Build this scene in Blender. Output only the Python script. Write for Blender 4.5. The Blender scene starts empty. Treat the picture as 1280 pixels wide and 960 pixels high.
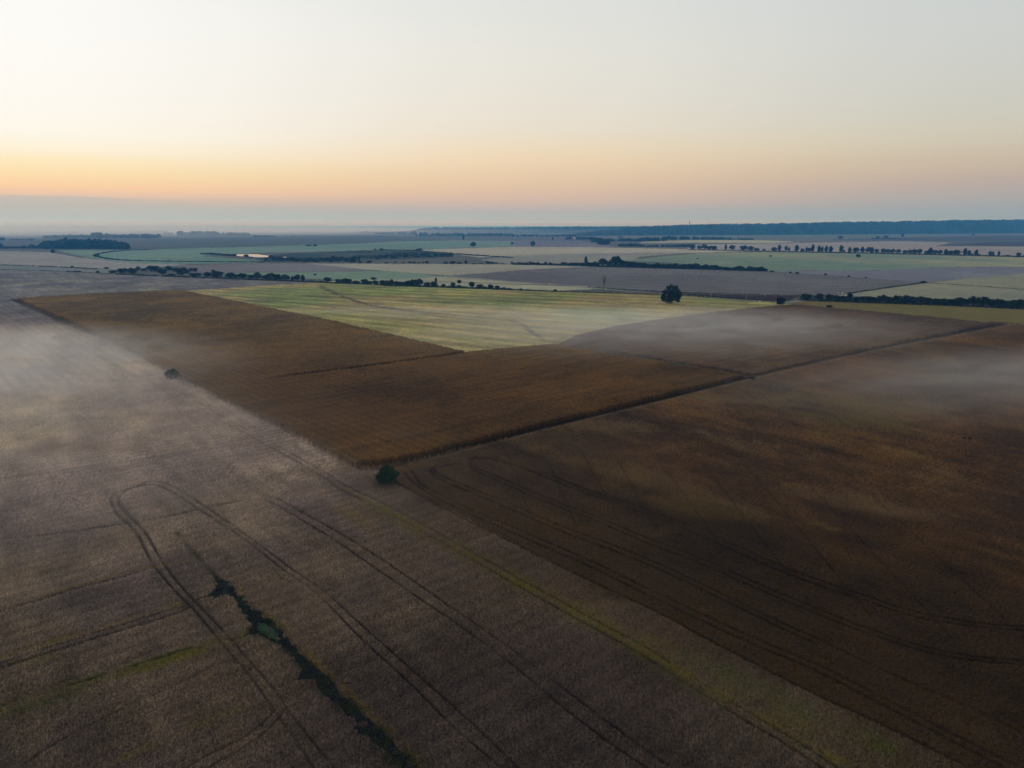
import bpy, math, random
import numpy as np
from math import radians as R

# ------------------------------------------------------------------ scene, camera, sky, sun, exposure
S = bpy.context.scene
C = S.collection
H = 80.0                       # drone height above the plain, metres
F = 887.0                      # focal length in pixels of a 1280 x 960 frame
HOR = 281.5                    # horizon row
PITCH = math.atan((480 - HOR) / F)
CP, SP = math.cos(PITCH), math.sin(PITCH)

cam_data = bpy.data.cameras.new('camera')
cam_data.sensor_width = 36.0
cam_data.lens = F / 1280 * 36
cam_data.clip_start = 0.5
cam_data.clip_end = 90000
cam = bpy.data.objects.new('camera', cam_data)
C.objects.link(cam)
cam.location = (0, 0, H)
cam.rotation_euler = (R(90) - PITCH, 0, 0)
S.camera = cam

S.view_settings.view_transform = 'Standard'
S.view_settings.look = 'None'
S.view_settings.exposure = 0.0
S.view_settings.gamma = 1.0
S.view_settings.use_curve_mapping = False
S.cycles.use_denoising = True
S.cycles.volume_bounces = 1
S.cycles.max_bounces = 4
S.cycles.diffuse_bounces = 2
S.cycles.volume_step_rate = 1.0
S.cycles.volume_max_steps = 128

SUN_AZ, SUN_EL = -52.0, 2.0     # just left of the frame, on the horizon
ZENITH, BACK, GLOW = (178, 190, 208), (168, 178, 198), 0.8

def lin(c):
    return tuple((x / 255 / 12.92) if x / 255 <= 0.04045 else ((x / 255 + 0.055) / 1.055) ** 2.4 for x in c)

world = bpy.data.worlds.new('World')
S.world = world
world.use_nodes = True
nt = world.node_tree
nt.nodes.clear()
def N(t, **kw):
    n = nt.nodes.new(t)
    for k, v in kw.items():
        setattr(n, k, v)
    return n
def L(a, b):
    nt.links.new(a, b)
def M(op, a, b=None, clamp=False):
    n = N('ShaderNodeMath', operation=op, use_clamp=clamp)
    for i, v in enumerate((a, b)):
        if v is None: continue
        if isinstance(v, (int, float)): n.inputs[i].default_value = v
        else: L(v, n.inputs[i])
    return n.outputs[0]
def MIX(f, a, b):
    n = N('ShaderNodeMix', data_type='RGBA')
    for i, v in ((0, f), (6, a), (7, b)):
        if isinstance(v, (int, float)): n.inputs[i].default_value = v
        elif isinstance(v, tuple): n.inputs[i].default_value = (*v, 1)
        else: L(v, n.inputs[i])
    return n.outputs[2]
def RAMP(fac, stops):
    n = N('ShaderNodeValToRGB')
    n.color_ramp.interpolation = 'EASE' if False else 'LINEAR'
    e = n.color_ramp.elements
    while len(e) < len(stops): e.new(0.5)
    for q, (p, c) in zip(e, stops):
        q.position = p; q.color = (*c, 1)
    L(fac, n.inputs[0])
    return n.outputs[0]
def SMOOTH(v, a, b):
    n = N('ShaderNodeMapRange', interpolation_type='SMOOTHSTEP')
    L(v, n.inputs[0]); n.inputs[1].default_value = a; n.inputs[2].default_value = b
    return n.outputs[0]

tc = N('ShaderNodeTexCoord')
sep = N('ShaderNodeSeparateXYZ'); L(tc.outputs['Generated'], sep.inputs[0])
elev = M('MULTIPLY', M('ARCSINE', sep.outputs[2]), 57.2958)
azim = M('MULTIPLY', M('ARCTAN2', sep.outputs[0], sep.outputs[1]), 57.2958)
ef = M('DIVIDE', elev, 20.0, clamp=True)
def sky_stops(rows):   # (elevation in degrees, sRGB)
    return [(e / 20, lin(c)) for e, c in rows]
left = RAMP(ef, sky_stops([(0, (188, 200, 206)), (0.6, (184, 191, 192)), (1.3, (192, 187, 177)), (1.72, (214, 191, 172)), (2.05, (236, 200, 170)), (2.48, (252, 209, 164)), (3.27, (254, 225, 174)), (4.1, (255, 235, 192)), (4.85, (255, 244, 219)), (5.9, (255, 250, 237)), (7.9, (255, 251, 243)), (10.5, (254, 252, 247)), (14, (253, 252, 248)), (18, (245, 246, 245))]))
mid = RAMP(ef, sky_stops([(0, (178, 187, 191)), (0.2, (178, 185, 187)), (1.0, (177, 179, 178)), (1.45, (196, 181, 171)), (1.93, (211, 186, 169)), (2.35, (218, 190, 167)), (3.15, (227, 199, 167)), (4.3, (235, 209, 176)), (4.9, (238, 214, 181)), (5.8, (238, 220, 191)), (6.95, (235, 224, 206)), (8.9, (233, 227, 214)), (12, (231, 229, 220)), (15.5, (226, 227, 223)), (19, (218, 222, 223))]))
right = RAMP(ef, sky_stops([(0, (146, 165, 178)), (0.6, (150, 165, 175)), (1.35, (161, 165, 168)), (1.75, (169, 168, 166)), (2.35, (178, 169, 164)), (2.85, (185, 171, 162)), (3.6, (195, 179, 162)), (4.3, (199, 186, 166)), (4.75, (202, 191, 171)), (5.7, (205, 199, 181)), (7.3, (204, 203, 191)), (9, (204, 205, 198)), (12, (204, 207, 204)), (15.5, (201, 207, 208)), (19, (196, 204, 208))]))
f1 = SMOOTH(azim, -36, 4)
f2 = SMOOTH(azim, -4, 38)
band = MIX(f2, MIX(f1, left, mid), right)
# low cloud bank on the horizon in the glow, with a thin bright rim
wob = N('ShaderNodeTexNoise', noise_dimensions='1D'); wob.inputs['Scale'].default_value = 0.12; L(azim, wob.inputs['W'])
edge = M('ADD', M('MULTIPLY', SMOOTH(azim, -21, -32), 0.28), M('ADD', 1.62, M('MULTIPLY', wob.outputs[0], 0.1)))
dz = M('SUBTRACT', elev, edge)
bank = M('MULTIPLY', M('SUBTRACT', 1.0, SMOOTH(dz, -0.16, 0.10)), M('MULTIPLY', SMOOTH(azim, -20, -32), M('MULTIPLY', SMOOTH(elev, 0.2, 1.3), 0.6)))
band = MIX(bank, band, lin((189, 187, 180)))
rim = M('MULTIPLY', M('SUBTRACT', 1.0, SMOOTH(M('ABSOLUTE', dz), 0.0, 0.09)), M('MULTIPLY', SMOOTH(azim, -22, -32), 0.3))
band = MIX(rim, band, lin((238, 206, 176)))
# thin pale line of far mist right on the horizon
hl = M('MULTIPLY', M('SUBTRACT', 1.0, SMOOTH(M('ABSOLUTE', M('SUBTRACT', elev, 0.22)), 0.0, 0.3)), 0.2)
band = MIX(hl, band, lin((214, 208, 200)))
# the rest of the dome: paler overhead, dimmer behind, over the sky with the sun on the horizon
band = MIX(SMOOTH(elev, 17, 75), band, lin(ZENITH))
band = MIX(M('MULTIPLY', SMOOTH(M('ABSOLUTE', azim), 50, 160), 0.85), band, lin(BACK))
glow = M('MULTIPLY', M('SUBTRACT', 1.0, SMOOTH(M('ABSOLUTE', M('SUBTRACT', azim, SUN_AZ - 6.0)), 0, 24)), M('SUBTRACT', 1.0, SMOOTH(elev, 4, 40)))
gain = M('ADD', 1.0, M('MULTIPLY', glow, GLOW))
sky = N('ShaderNodeTexSky', sky_type='NISHITA')
sky.sun_disc = False
sky.sun_elevation = R(SUN_EL)
sky.sun_rotation = R(SUN_AZ)
sky.air_density = 1.0; sky.dust_density = 2.0; sky.ozone_density = 1.5
bg_sky = N('ShaderNodeBackground'); bg_sky.inputs[1].default_value = 0.15
L(sky.outputs[0], bg_sky.inputs[0])
bg_band = N('ShaderNodeBackground'); L(gain, bg_band.inputs[1])
L(band, bg_band.inputs[0])
high = M('MULTIPLY', SMOOTH(elev, 17, 60), 0.3)
mx = N('ShaderNodeMixShader')
L(high, mx.inputs[0]); L(bg_band.outputs[0], mx.inputs[1]); L(bg_sky.outputs[0], mx.inputs[2])
wo = N('ShaderNodeOutputWorld'); L(mx.outputs[0], wo.inputs[0])

sun_data = bpy.data.lights.new('sun', 'SUN')
sun_data.energy = 0.5
sun_data.angle = R(14)
sun_data.color = (1.0, 0.86, 0.66)
sun = bpy.data.objects.new('sun', sun_data)
C.objects.link(sun)
el = R(5.0)
sun.rotation_euler = (R(90) - el, 0, R(180) - R(SUN_AZ))   # light comes from the glow, ahead and to the left

# ------------------------------------------------------------------ geometry helpers
rng = np.random.default_rng(7)
random.seed(7)

def at(px, py, z=0.0):
    """the world point at height z seen at a pixel of the 1280 x 960 photograph"""
    u, v = (px - 640) / F, (480 - py) / F
    d = np.array([u, CP + v * SP, -SP + v * CP])
    t = (z - H) / d[2]
    return np.array([d[0] * t, d[1] * t, z])
def mpp(px, py):
    """metres per pixel at that ground point"""
    v = (480 - py) / F
    return (-H / (-SP + v * CP)) / F
def proj(x, y, z):
    dz = z - H
    f = y * CP - dz * SP
    v = (y * SP + dz * CP) / f
    return 640 + F * x / f, 480 - F * v

def tag(o, label=None, cat=None, group=None, kind=None):
    for k, v in (('label', label), ('category', cat), ('group', group), ('kind', kind)):
        if v: o[k] = v
    return o
def mesh_obj(name, verts, faces, material, parent=None, smooth=False):
    me = bpy.data.meshes.new(name)
    me.from_pydata([tuple(map(float, v)) for v in verts], [], [tuple(f) for f in faces])
    me.materials.append(material)
    if smooth:
        me.polygons.foreach_set('use_smooth', [True] * len(me.polygons))
    o = bpy.data.objects.new(name, me)
    C.objects.link(o)
    if parent is not None: o.parent = parent
    return o
def np_mesh(name, verts, quads, material, colors=None, smooth=False):
    me = bpy.data.meshes.new(name)
    nv, nq = len(verts), len(quads)
    k = quads.shape[1]
    me.vertices.add(nv); me.loops.add(nq * k); me.polygons.add(nq)
    me.vertices.foreach_set('co', np.ascontiguousarray(verts, dtype=np.float32).ravel())
    me.loops.foreach_set('vertex_index', np.ascontiguousarray(quads, dtype=np.int32).ravel())
    me.polygons.foreach_set('loop_start', np.arange(0, nq * k, k, dtype=np.int32))
    me.polygons.foreach_set('use_smooth', np.full(nq, smooth, dtype=bool))
    if colors is not None:
        a = me.color_attributes.new('tint', 'FLOAT_COLOR', 'POINT')
        c4 = np.ones((nv, 4), np.float32); c4[:, :3] = colors
        a.data.foreach_set('color', c4.ravel())
    me.update(calc_edges=True)
    me.validate()
    me.materials.append(material)
    return me
def link(name, me, parent=None):
    o = bpy.data.objects.new(name, me); C.objects.link(o)
    if parent is not None: o.parent = parent
    return o

def hsh(ix, iy, seed):
    n = (ix.astype(np.int64) * 374761393 + iy.astype(np.int64) * 668265263 + seed * 1442695041) & 0xFFFFFFFF
    n = ((n ^ (n >> 13)) * 1274126177) & 0xFFFFFFFF
    n = ((n ^ (n >> 16)) * 2246822519) & 0xFFFFFFFF
    return ((n ^ (n >> 15)) & 0xFFFFFF) / float(0xFFFFFF)
def vnoise(x, y, seed=0):
    ix, iy = np.floor(x), np.floor(y)
    fx, fy = x - ix, y - iy
    fx = fx * fx * (3 - 2 * fx); fy = fy * fy * (3 - 2 * fy)
    a = hsh(ix, iy, seed); b = hsh(ix + 1, iy, seed); c = hsh(ix, iy + 1, seed); d = hsh(ix + 1, iy + 1, seed)
    return (a + (b - a) * fx) * (1 - fy) + (c + (d - c) * fx) * fy
def fbm(x, y, s, octv=4, seed=0, gain=0.5):
    o, a, t = 0, 1.0, 0
    for i in range(octv):
        o = o + a * vnoise(x / s + 17.3 * i, y / s - 9.1 * i, seed + i); t += a; a *= gain; s *= 0.5
    return o / t
def sstep(x, a, b):
    t = np.clip((x - a) / (b - a), 0, 1)
    return t * t * (3 - 2 * t)
def inside(px, py, poly):
    p = np.asarray(poly, float)
    x0, y0 = p.min(0); x1, y1 = p.max(0)
    m = np.zeros(px.shape, bool)
    idx = np.nonzero((px >= x0) & (px <= x1) & (py >= y0) & (py <= y1))[0]
    if not len(idx): return m
    X, Y = px[idx], py[idx]
    r = np.zeros(len(idx), bool)
    q = np.roll(p, -1, 0)
    for (ax, ay), (bx, by) in zip(p, q):
        if ay == by: continue
        c = ((ay > Y) != (by > Y)) & (X < (bx - ax) * (Y - ay) / (by - ay) + ax)
        r ^= c
    m[idx] = r
    return m

# ------------------------------------------------------------------ materials
def material(name, col, rough=0.9, spec=0.2):
    m = bpy.data.materials.new(name); m.use_nodes = True
    b = m.node_tree.nodes['Principled BSDF']
    b.inputs['Base Color'].default_value = (*col, 1)
    b.inputs['Roughness'].default_value = rough
    b.inputs['Specular IOR Level'].default_value = spec
    return m
def varied(name, c1, c2, scale, rough=0.9, detail=3.0, coords='Object'):
    m = material(name, c1, rough)
    t = m.node_tree; b = t.nodes['Principled BSDF']
    tcn = t.nodes.new('ShaderNodeTexCoord'); no = t.nodes.new('ShaderNodeTexNoise')
    no.inputs['Scale'].default_value = scale; no.inputs['Detail'].default_value = detail
    t.links.new(tcn.outputs[coords], no.inputs['Vector'])
    cr = t.nodes.new('ShaderNodeValToRGB')
    cr.color_ramp.elements[0].position = 0.35; cr.color_ramp.elements[0].color = (*c1, 1)
    cr.color_ramp.elements[1].position = 0.68; cr.color_ramp.elements[1].color = (*c2, 1)
    t.links.new(no.outputs[0], cr.inputs[0]); t.links.new(cr.outputs[0], b.inputs['Base Color'])
    return m
def land_material():
    m = material('crop_and_soil', (0.1, 0.08, 0.06), 1.0, 0.05)
    t = m.node_tree; b = t.nodes['Principled BSDF']
    a = t.nodes.new('ShaderNodeAttribute'); a.attribute_name = 'tint'
    tcn = t.nodes.new('ShaderNodeTexCoord')
    n1 = t.nodes.new('ShaderNodeTexNoise'); n1.inputs['Scale'].default_value = 1.7; n1.inputs['Detail'].default_value = 2
    t.links.new(tcn.outputs['Object'], n1.inputs['Vector'])
    mr = t.nodes.new('ShaderNodeMapRange')
    mr.inputs[1].default_value = 0.25; mr.inputs[2].default_value = 0.75
    mr.inputs[3].default_value = 0.65; mr.inputs[4].default_value = 1.35
    t.links.new(n1.outputs[0], mr.inputs[0])
    mu = t.nodes.new('ShaderNodeMix'); mu.data_type = 'RGBA'; mu.blend_type = 'MULTIPLY'; mu.inputs[0].default_value = 1
    t.links.new(a.outputs['Color'], mu.inputs[6]); t.links.new(mr.outputs[0], mu.inputs[7])
    t.links.new(mu.outputs[2], b.inputs['Base Color'])
    b.inputs['Sheen Weight'].default_value = 0.03
    b.inputs['Sheen Roughness'].default_value = 0.5
    b.inputs['Specular IOR Level'].default_value = 0.0
    return m
LAND = land_material()
LEAF = varied('hedge_leaves', (0.012, 0.024, 0.012), (0.030, 0.048, 0.022), 0.35)
LEAF_OAK = varied('dark_leaves', (0.008, 0.017, 0.010), (0.022, 0.036, 0.018), 0.5)
LEAF_BUSH = varied('bush_leaves', (0.018, 0.038, 0.014), (0.055, 0.088, 0.034), 0.9)
WEED = varied('wet_weeds', (0.016, 0.022, 0.020), (0.050, 0.058, 0.048), 1.6)
BARK = varied('bark', (0.05, 0.04, 0.032), (0.10, 0.085, 0.07), 3.0)
DEADWOOD = varied('weathered_wood', (0.10, 0.09, 0.085), (0.2, 0.19, 0.18), 3.0)
WOODS = varied('woodland_canopy', (0.012, 0.022, 0.014), (0.034, 0.046, 0.026), 0.03)
FOREST = varied('ridge_forest', (0.006, 0.016, 0.012), (0.018, 0.034, 0.026), 0.02)
POLE = varied('grey_pole', (0.22, 0.21, 0.2), (0.38, 0.37, 0.35), 2.0)
WHITE = varied('white_paint', (0.62, 0.62, 0.6), (0.8, 0.8, 0.78), 2.0)
STEEL = varied('steel', (0.16, 0.17, 0.18), (0.3, 0.31, 0.32), 1.0)
GRAVEL = varied('gravel_road', (0.2, 0.19, 0.17), (0.32, 0.3, 0.27), 0.2)
BASE = varied('plain_soil', (0.07, 0.065, 0.05), (0.12, 0.11, 0.085), 0.01)
WATER = material('still_water', (0.02, 0.03, 0.035), 0.16, 1.0)

# ------------------------------------------------------------------ the plain: one rough sheet, cut along the field edges
# Each field: outline in photo pixels (at the height of its top), crop height, two colours (as albedo in sRGB), options.
def srgb(r, g, b):
    return np.array(lin((r, g, b)))

# overall lightness of each crop or soil
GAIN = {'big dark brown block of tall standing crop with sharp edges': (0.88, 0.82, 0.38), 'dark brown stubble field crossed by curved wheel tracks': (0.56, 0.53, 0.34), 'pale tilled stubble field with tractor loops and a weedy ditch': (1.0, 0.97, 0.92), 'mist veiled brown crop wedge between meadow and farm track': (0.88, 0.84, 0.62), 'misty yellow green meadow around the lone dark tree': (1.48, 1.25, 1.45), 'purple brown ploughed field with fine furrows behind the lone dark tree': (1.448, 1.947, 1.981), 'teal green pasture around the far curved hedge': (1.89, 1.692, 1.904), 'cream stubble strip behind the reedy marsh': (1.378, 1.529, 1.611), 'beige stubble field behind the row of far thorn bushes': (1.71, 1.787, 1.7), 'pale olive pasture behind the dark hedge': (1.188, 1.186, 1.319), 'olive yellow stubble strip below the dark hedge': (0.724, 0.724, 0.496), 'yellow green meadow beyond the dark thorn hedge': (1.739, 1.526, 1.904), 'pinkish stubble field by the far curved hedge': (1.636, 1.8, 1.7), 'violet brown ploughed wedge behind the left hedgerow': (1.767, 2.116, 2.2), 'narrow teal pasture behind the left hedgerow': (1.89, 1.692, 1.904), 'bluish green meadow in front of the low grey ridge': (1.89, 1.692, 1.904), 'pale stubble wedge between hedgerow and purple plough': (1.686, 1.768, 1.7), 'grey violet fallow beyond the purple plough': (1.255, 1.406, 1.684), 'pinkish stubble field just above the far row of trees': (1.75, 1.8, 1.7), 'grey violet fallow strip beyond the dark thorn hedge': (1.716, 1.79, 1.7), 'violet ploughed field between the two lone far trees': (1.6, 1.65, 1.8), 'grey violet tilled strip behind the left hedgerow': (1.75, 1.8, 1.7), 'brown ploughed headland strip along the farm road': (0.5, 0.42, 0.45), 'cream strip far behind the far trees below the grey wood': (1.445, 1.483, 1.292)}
FIELDS = []
def field(name, label, poly, h, c1, c2, big=60, z=0.0, rows=None, rough=None, cat='field', kind='structure'):
    FIELDS.append(dict(name=name, label=label, poly=poly, h=h, c1=srgb(*c1), c2=srgb(*c2), big=big, z=z, rows=rows, rough=rough, cat=cat, kind=kind))

BASE_LABEL = 'hazy patchwork of far pasture and plough reaching the horizon'
field('plain', BASE_LABEL, None, 0.2, (100, 104, 92), (112, 106, 98), 900)
# --- far zone, back to front
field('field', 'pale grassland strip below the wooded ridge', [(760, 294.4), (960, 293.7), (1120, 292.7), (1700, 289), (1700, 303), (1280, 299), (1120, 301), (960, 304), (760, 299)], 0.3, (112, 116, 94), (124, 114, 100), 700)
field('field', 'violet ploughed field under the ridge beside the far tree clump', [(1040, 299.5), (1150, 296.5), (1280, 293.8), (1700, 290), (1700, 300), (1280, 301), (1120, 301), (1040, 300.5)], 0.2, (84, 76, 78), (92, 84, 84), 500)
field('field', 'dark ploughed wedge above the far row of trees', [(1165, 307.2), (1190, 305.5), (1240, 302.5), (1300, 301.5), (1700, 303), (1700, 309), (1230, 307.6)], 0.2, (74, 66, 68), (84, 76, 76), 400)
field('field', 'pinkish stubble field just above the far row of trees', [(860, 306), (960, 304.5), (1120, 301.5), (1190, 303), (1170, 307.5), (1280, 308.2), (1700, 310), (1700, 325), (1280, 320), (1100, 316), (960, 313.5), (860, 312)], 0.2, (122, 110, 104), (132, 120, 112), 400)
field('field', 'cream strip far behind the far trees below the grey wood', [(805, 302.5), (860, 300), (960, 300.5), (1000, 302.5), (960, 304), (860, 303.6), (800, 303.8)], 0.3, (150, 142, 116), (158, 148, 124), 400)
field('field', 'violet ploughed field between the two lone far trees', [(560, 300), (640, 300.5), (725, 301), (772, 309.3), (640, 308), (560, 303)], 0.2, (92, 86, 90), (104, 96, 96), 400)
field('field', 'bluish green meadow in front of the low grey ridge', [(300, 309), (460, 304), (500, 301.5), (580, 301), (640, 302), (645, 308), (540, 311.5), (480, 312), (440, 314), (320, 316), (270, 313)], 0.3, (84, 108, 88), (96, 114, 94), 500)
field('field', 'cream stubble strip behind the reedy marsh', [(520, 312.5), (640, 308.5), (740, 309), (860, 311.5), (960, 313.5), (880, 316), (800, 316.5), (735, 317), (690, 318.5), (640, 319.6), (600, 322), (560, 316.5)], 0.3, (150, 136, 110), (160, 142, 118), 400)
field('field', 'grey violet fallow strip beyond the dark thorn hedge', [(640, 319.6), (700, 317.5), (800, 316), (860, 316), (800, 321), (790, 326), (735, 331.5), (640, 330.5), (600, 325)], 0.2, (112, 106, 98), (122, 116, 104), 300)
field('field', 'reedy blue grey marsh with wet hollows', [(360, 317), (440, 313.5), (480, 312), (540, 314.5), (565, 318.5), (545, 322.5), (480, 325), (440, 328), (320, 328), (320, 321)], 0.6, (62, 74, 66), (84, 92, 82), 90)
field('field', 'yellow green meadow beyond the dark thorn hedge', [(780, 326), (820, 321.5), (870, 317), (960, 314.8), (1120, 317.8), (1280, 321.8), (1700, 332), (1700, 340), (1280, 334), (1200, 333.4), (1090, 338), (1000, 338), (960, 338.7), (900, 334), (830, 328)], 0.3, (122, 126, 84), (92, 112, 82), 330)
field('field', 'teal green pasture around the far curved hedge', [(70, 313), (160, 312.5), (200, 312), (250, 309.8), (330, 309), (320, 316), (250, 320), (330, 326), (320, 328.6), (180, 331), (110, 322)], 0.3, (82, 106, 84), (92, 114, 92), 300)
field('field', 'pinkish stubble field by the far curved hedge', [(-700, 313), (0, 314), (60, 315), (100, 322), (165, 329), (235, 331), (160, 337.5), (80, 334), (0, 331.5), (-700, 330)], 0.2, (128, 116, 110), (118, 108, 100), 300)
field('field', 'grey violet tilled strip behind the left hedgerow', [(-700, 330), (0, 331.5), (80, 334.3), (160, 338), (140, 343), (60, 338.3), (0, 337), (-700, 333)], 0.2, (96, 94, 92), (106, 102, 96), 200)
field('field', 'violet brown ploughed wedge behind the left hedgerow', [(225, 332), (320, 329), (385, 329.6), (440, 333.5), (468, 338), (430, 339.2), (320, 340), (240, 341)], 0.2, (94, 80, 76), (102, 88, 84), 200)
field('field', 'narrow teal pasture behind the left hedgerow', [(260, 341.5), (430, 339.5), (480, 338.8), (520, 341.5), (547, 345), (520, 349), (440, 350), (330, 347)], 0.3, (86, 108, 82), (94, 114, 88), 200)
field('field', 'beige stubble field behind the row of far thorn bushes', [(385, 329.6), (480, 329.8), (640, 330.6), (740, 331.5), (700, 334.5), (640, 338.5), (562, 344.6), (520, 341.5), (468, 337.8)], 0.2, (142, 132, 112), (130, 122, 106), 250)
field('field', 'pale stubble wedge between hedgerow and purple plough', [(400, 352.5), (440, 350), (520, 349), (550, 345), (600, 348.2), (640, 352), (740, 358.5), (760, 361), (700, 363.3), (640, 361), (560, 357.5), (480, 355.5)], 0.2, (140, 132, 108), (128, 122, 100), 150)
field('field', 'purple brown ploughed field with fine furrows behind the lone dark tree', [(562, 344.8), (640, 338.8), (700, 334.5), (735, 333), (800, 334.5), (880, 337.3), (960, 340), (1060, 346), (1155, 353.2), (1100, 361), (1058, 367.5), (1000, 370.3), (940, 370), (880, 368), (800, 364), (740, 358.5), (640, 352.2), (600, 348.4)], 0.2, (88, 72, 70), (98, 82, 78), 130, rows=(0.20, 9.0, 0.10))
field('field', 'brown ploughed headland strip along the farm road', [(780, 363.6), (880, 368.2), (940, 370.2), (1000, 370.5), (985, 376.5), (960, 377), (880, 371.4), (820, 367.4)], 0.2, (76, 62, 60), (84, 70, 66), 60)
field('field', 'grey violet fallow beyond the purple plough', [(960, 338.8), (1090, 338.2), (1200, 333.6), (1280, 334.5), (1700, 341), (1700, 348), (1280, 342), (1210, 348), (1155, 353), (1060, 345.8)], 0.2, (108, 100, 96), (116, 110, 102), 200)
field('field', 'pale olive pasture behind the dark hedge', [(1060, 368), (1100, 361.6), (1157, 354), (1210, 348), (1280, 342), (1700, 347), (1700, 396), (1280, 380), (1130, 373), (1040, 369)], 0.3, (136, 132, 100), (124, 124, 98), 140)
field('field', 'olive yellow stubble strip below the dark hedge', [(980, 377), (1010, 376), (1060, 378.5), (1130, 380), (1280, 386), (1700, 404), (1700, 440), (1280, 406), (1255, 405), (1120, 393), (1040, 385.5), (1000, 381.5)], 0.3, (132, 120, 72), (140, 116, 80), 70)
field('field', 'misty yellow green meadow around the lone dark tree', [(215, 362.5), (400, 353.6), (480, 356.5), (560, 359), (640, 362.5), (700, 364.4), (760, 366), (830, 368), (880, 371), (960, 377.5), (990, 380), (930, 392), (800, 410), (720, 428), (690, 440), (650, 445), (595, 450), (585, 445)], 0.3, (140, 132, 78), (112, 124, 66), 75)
field('field', 'thin pale strip between beige field and purple plough', [(572, 339.6), (640, 335.6), (700, 333.4), (738, 332.4), (738, 333.6), (700, 334.9), (650, 337.6), (590, 340.6)], 0.2, (186, 174, 152), (176, 164, 144), 90)
# --- near zone
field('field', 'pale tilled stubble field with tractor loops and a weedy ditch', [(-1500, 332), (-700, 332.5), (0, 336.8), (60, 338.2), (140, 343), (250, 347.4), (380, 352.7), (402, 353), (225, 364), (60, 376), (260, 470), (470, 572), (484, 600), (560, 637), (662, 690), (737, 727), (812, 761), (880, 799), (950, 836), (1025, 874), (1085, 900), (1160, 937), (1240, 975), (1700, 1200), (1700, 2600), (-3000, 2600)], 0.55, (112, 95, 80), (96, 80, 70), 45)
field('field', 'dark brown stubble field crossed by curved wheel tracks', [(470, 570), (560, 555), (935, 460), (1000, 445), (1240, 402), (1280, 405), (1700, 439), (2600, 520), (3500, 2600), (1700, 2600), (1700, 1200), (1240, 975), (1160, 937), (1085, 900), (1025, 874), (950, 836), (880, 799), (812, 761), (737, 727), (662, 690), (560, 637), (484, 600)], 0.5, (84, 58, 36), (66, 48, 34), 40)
K_EDGE = [(16, 372.5), (120, 366.6), (225, 362), (405, 398), (583, 439.3), (640, 434), (693, 429.5), (760, 441), (850, 455), (936, 469.6), (800, 503.5), (700, 527.5), (560, 563), (480, 581.5), (452, 583.5), (400, 557.5), (330, 521), (215, 465.5), (120, 417)]
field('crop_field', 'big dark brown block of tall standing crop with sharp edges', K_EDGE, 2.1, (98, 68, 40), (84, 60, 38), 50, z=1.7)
field('crop_field', 'mist veiled brown crop wedge between meadow and farm track', [(697, 429.5), (720, 418.5), (760, 408.6), (800, 402), (860, 393.2), (910, 387.5), (960, 382), (1000, 380.2), (1040, 384.2), (1120, 391), (1200, 398.5), (1252, 404), (1180, 418), (1100, 432.5), (1020, 450), (941, 467), (850, 452), (760, 438.5)], 1.2, (98, 72, 52), (90, 70, 54), 50, z=1.2)

# ---- the sampling: rings round the point under the camera, finer where the land is nearer
NA, AZ = 1850, R(58)
az = np.linspace(-AZ, AZ, NA)
rows_px = np.concatenate([np.arange(1700, 1040, -6.0), np.arange(1040, 380, -1.15), np.arange(380, 300, -0.62), np.arange(300, 284.6, -0.33), np.array([284.0, 283.2, 282.6])])
rad = []
for yy in rows_px:
    p = at(640, yy); rad.append(p[1])
rad = np.array(rad)
NR = len(rad)
AA, RR = np.meshgrid(az, rad)
drr = np.gradient(rad)[:, None]
daz = az[1] - az[0]
AA = AA + rng.uniform(-0.38, 0.38, AA.shape) * daz
jit = rng.uniform(-0.38, 0.38, RR.shape); jit[0] = 0; jit[-1] = 0
RR = RR + jit * drr
GX = (RR * np.sin(AA)).ravel(); GY = (RR * np.cos(AA)).ravel()
cell = np.maximum(np.broadcast_to(np.abs(drr), AA.shape), RR * daz).ravel()
dist = RR.ravel()
P0x, P0y = proj(GX, GY, 0.0)
proj_at = {0.0: (P0x, P0y)}
fid = np.zeros(GX.shape, np.int32)
for i, f in enumerate(FIELDS):
    if f['poly'] is None: continue
    if f['z'] not in proj_at: proj_at[f['z']] = proj(GX, GY, f['z'])
    fid[inside(*proj_at[f['z']], f['poly'])] = i
IDX = {f['label']: i for i, f in enumerate(FIELDS)}
LEFT = IDX['pale tilled stubble field with tractor loops and a weedy ditch']
DARK = IDX['dark brown stubble field crossed by curved wheel tracks']
BLOCK = IDX['big dark brown block of tall standing crop with sharp edges']
WEDGE = IDX['mist veiled brown crop wedge between meadow and farm track']
MEADOW = IDX['misty yellow green meadow around the lone dark tree']
PLOUGH = IDX['purple brown ploughed field with fine furrows behind the lone dark tree']

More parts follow.
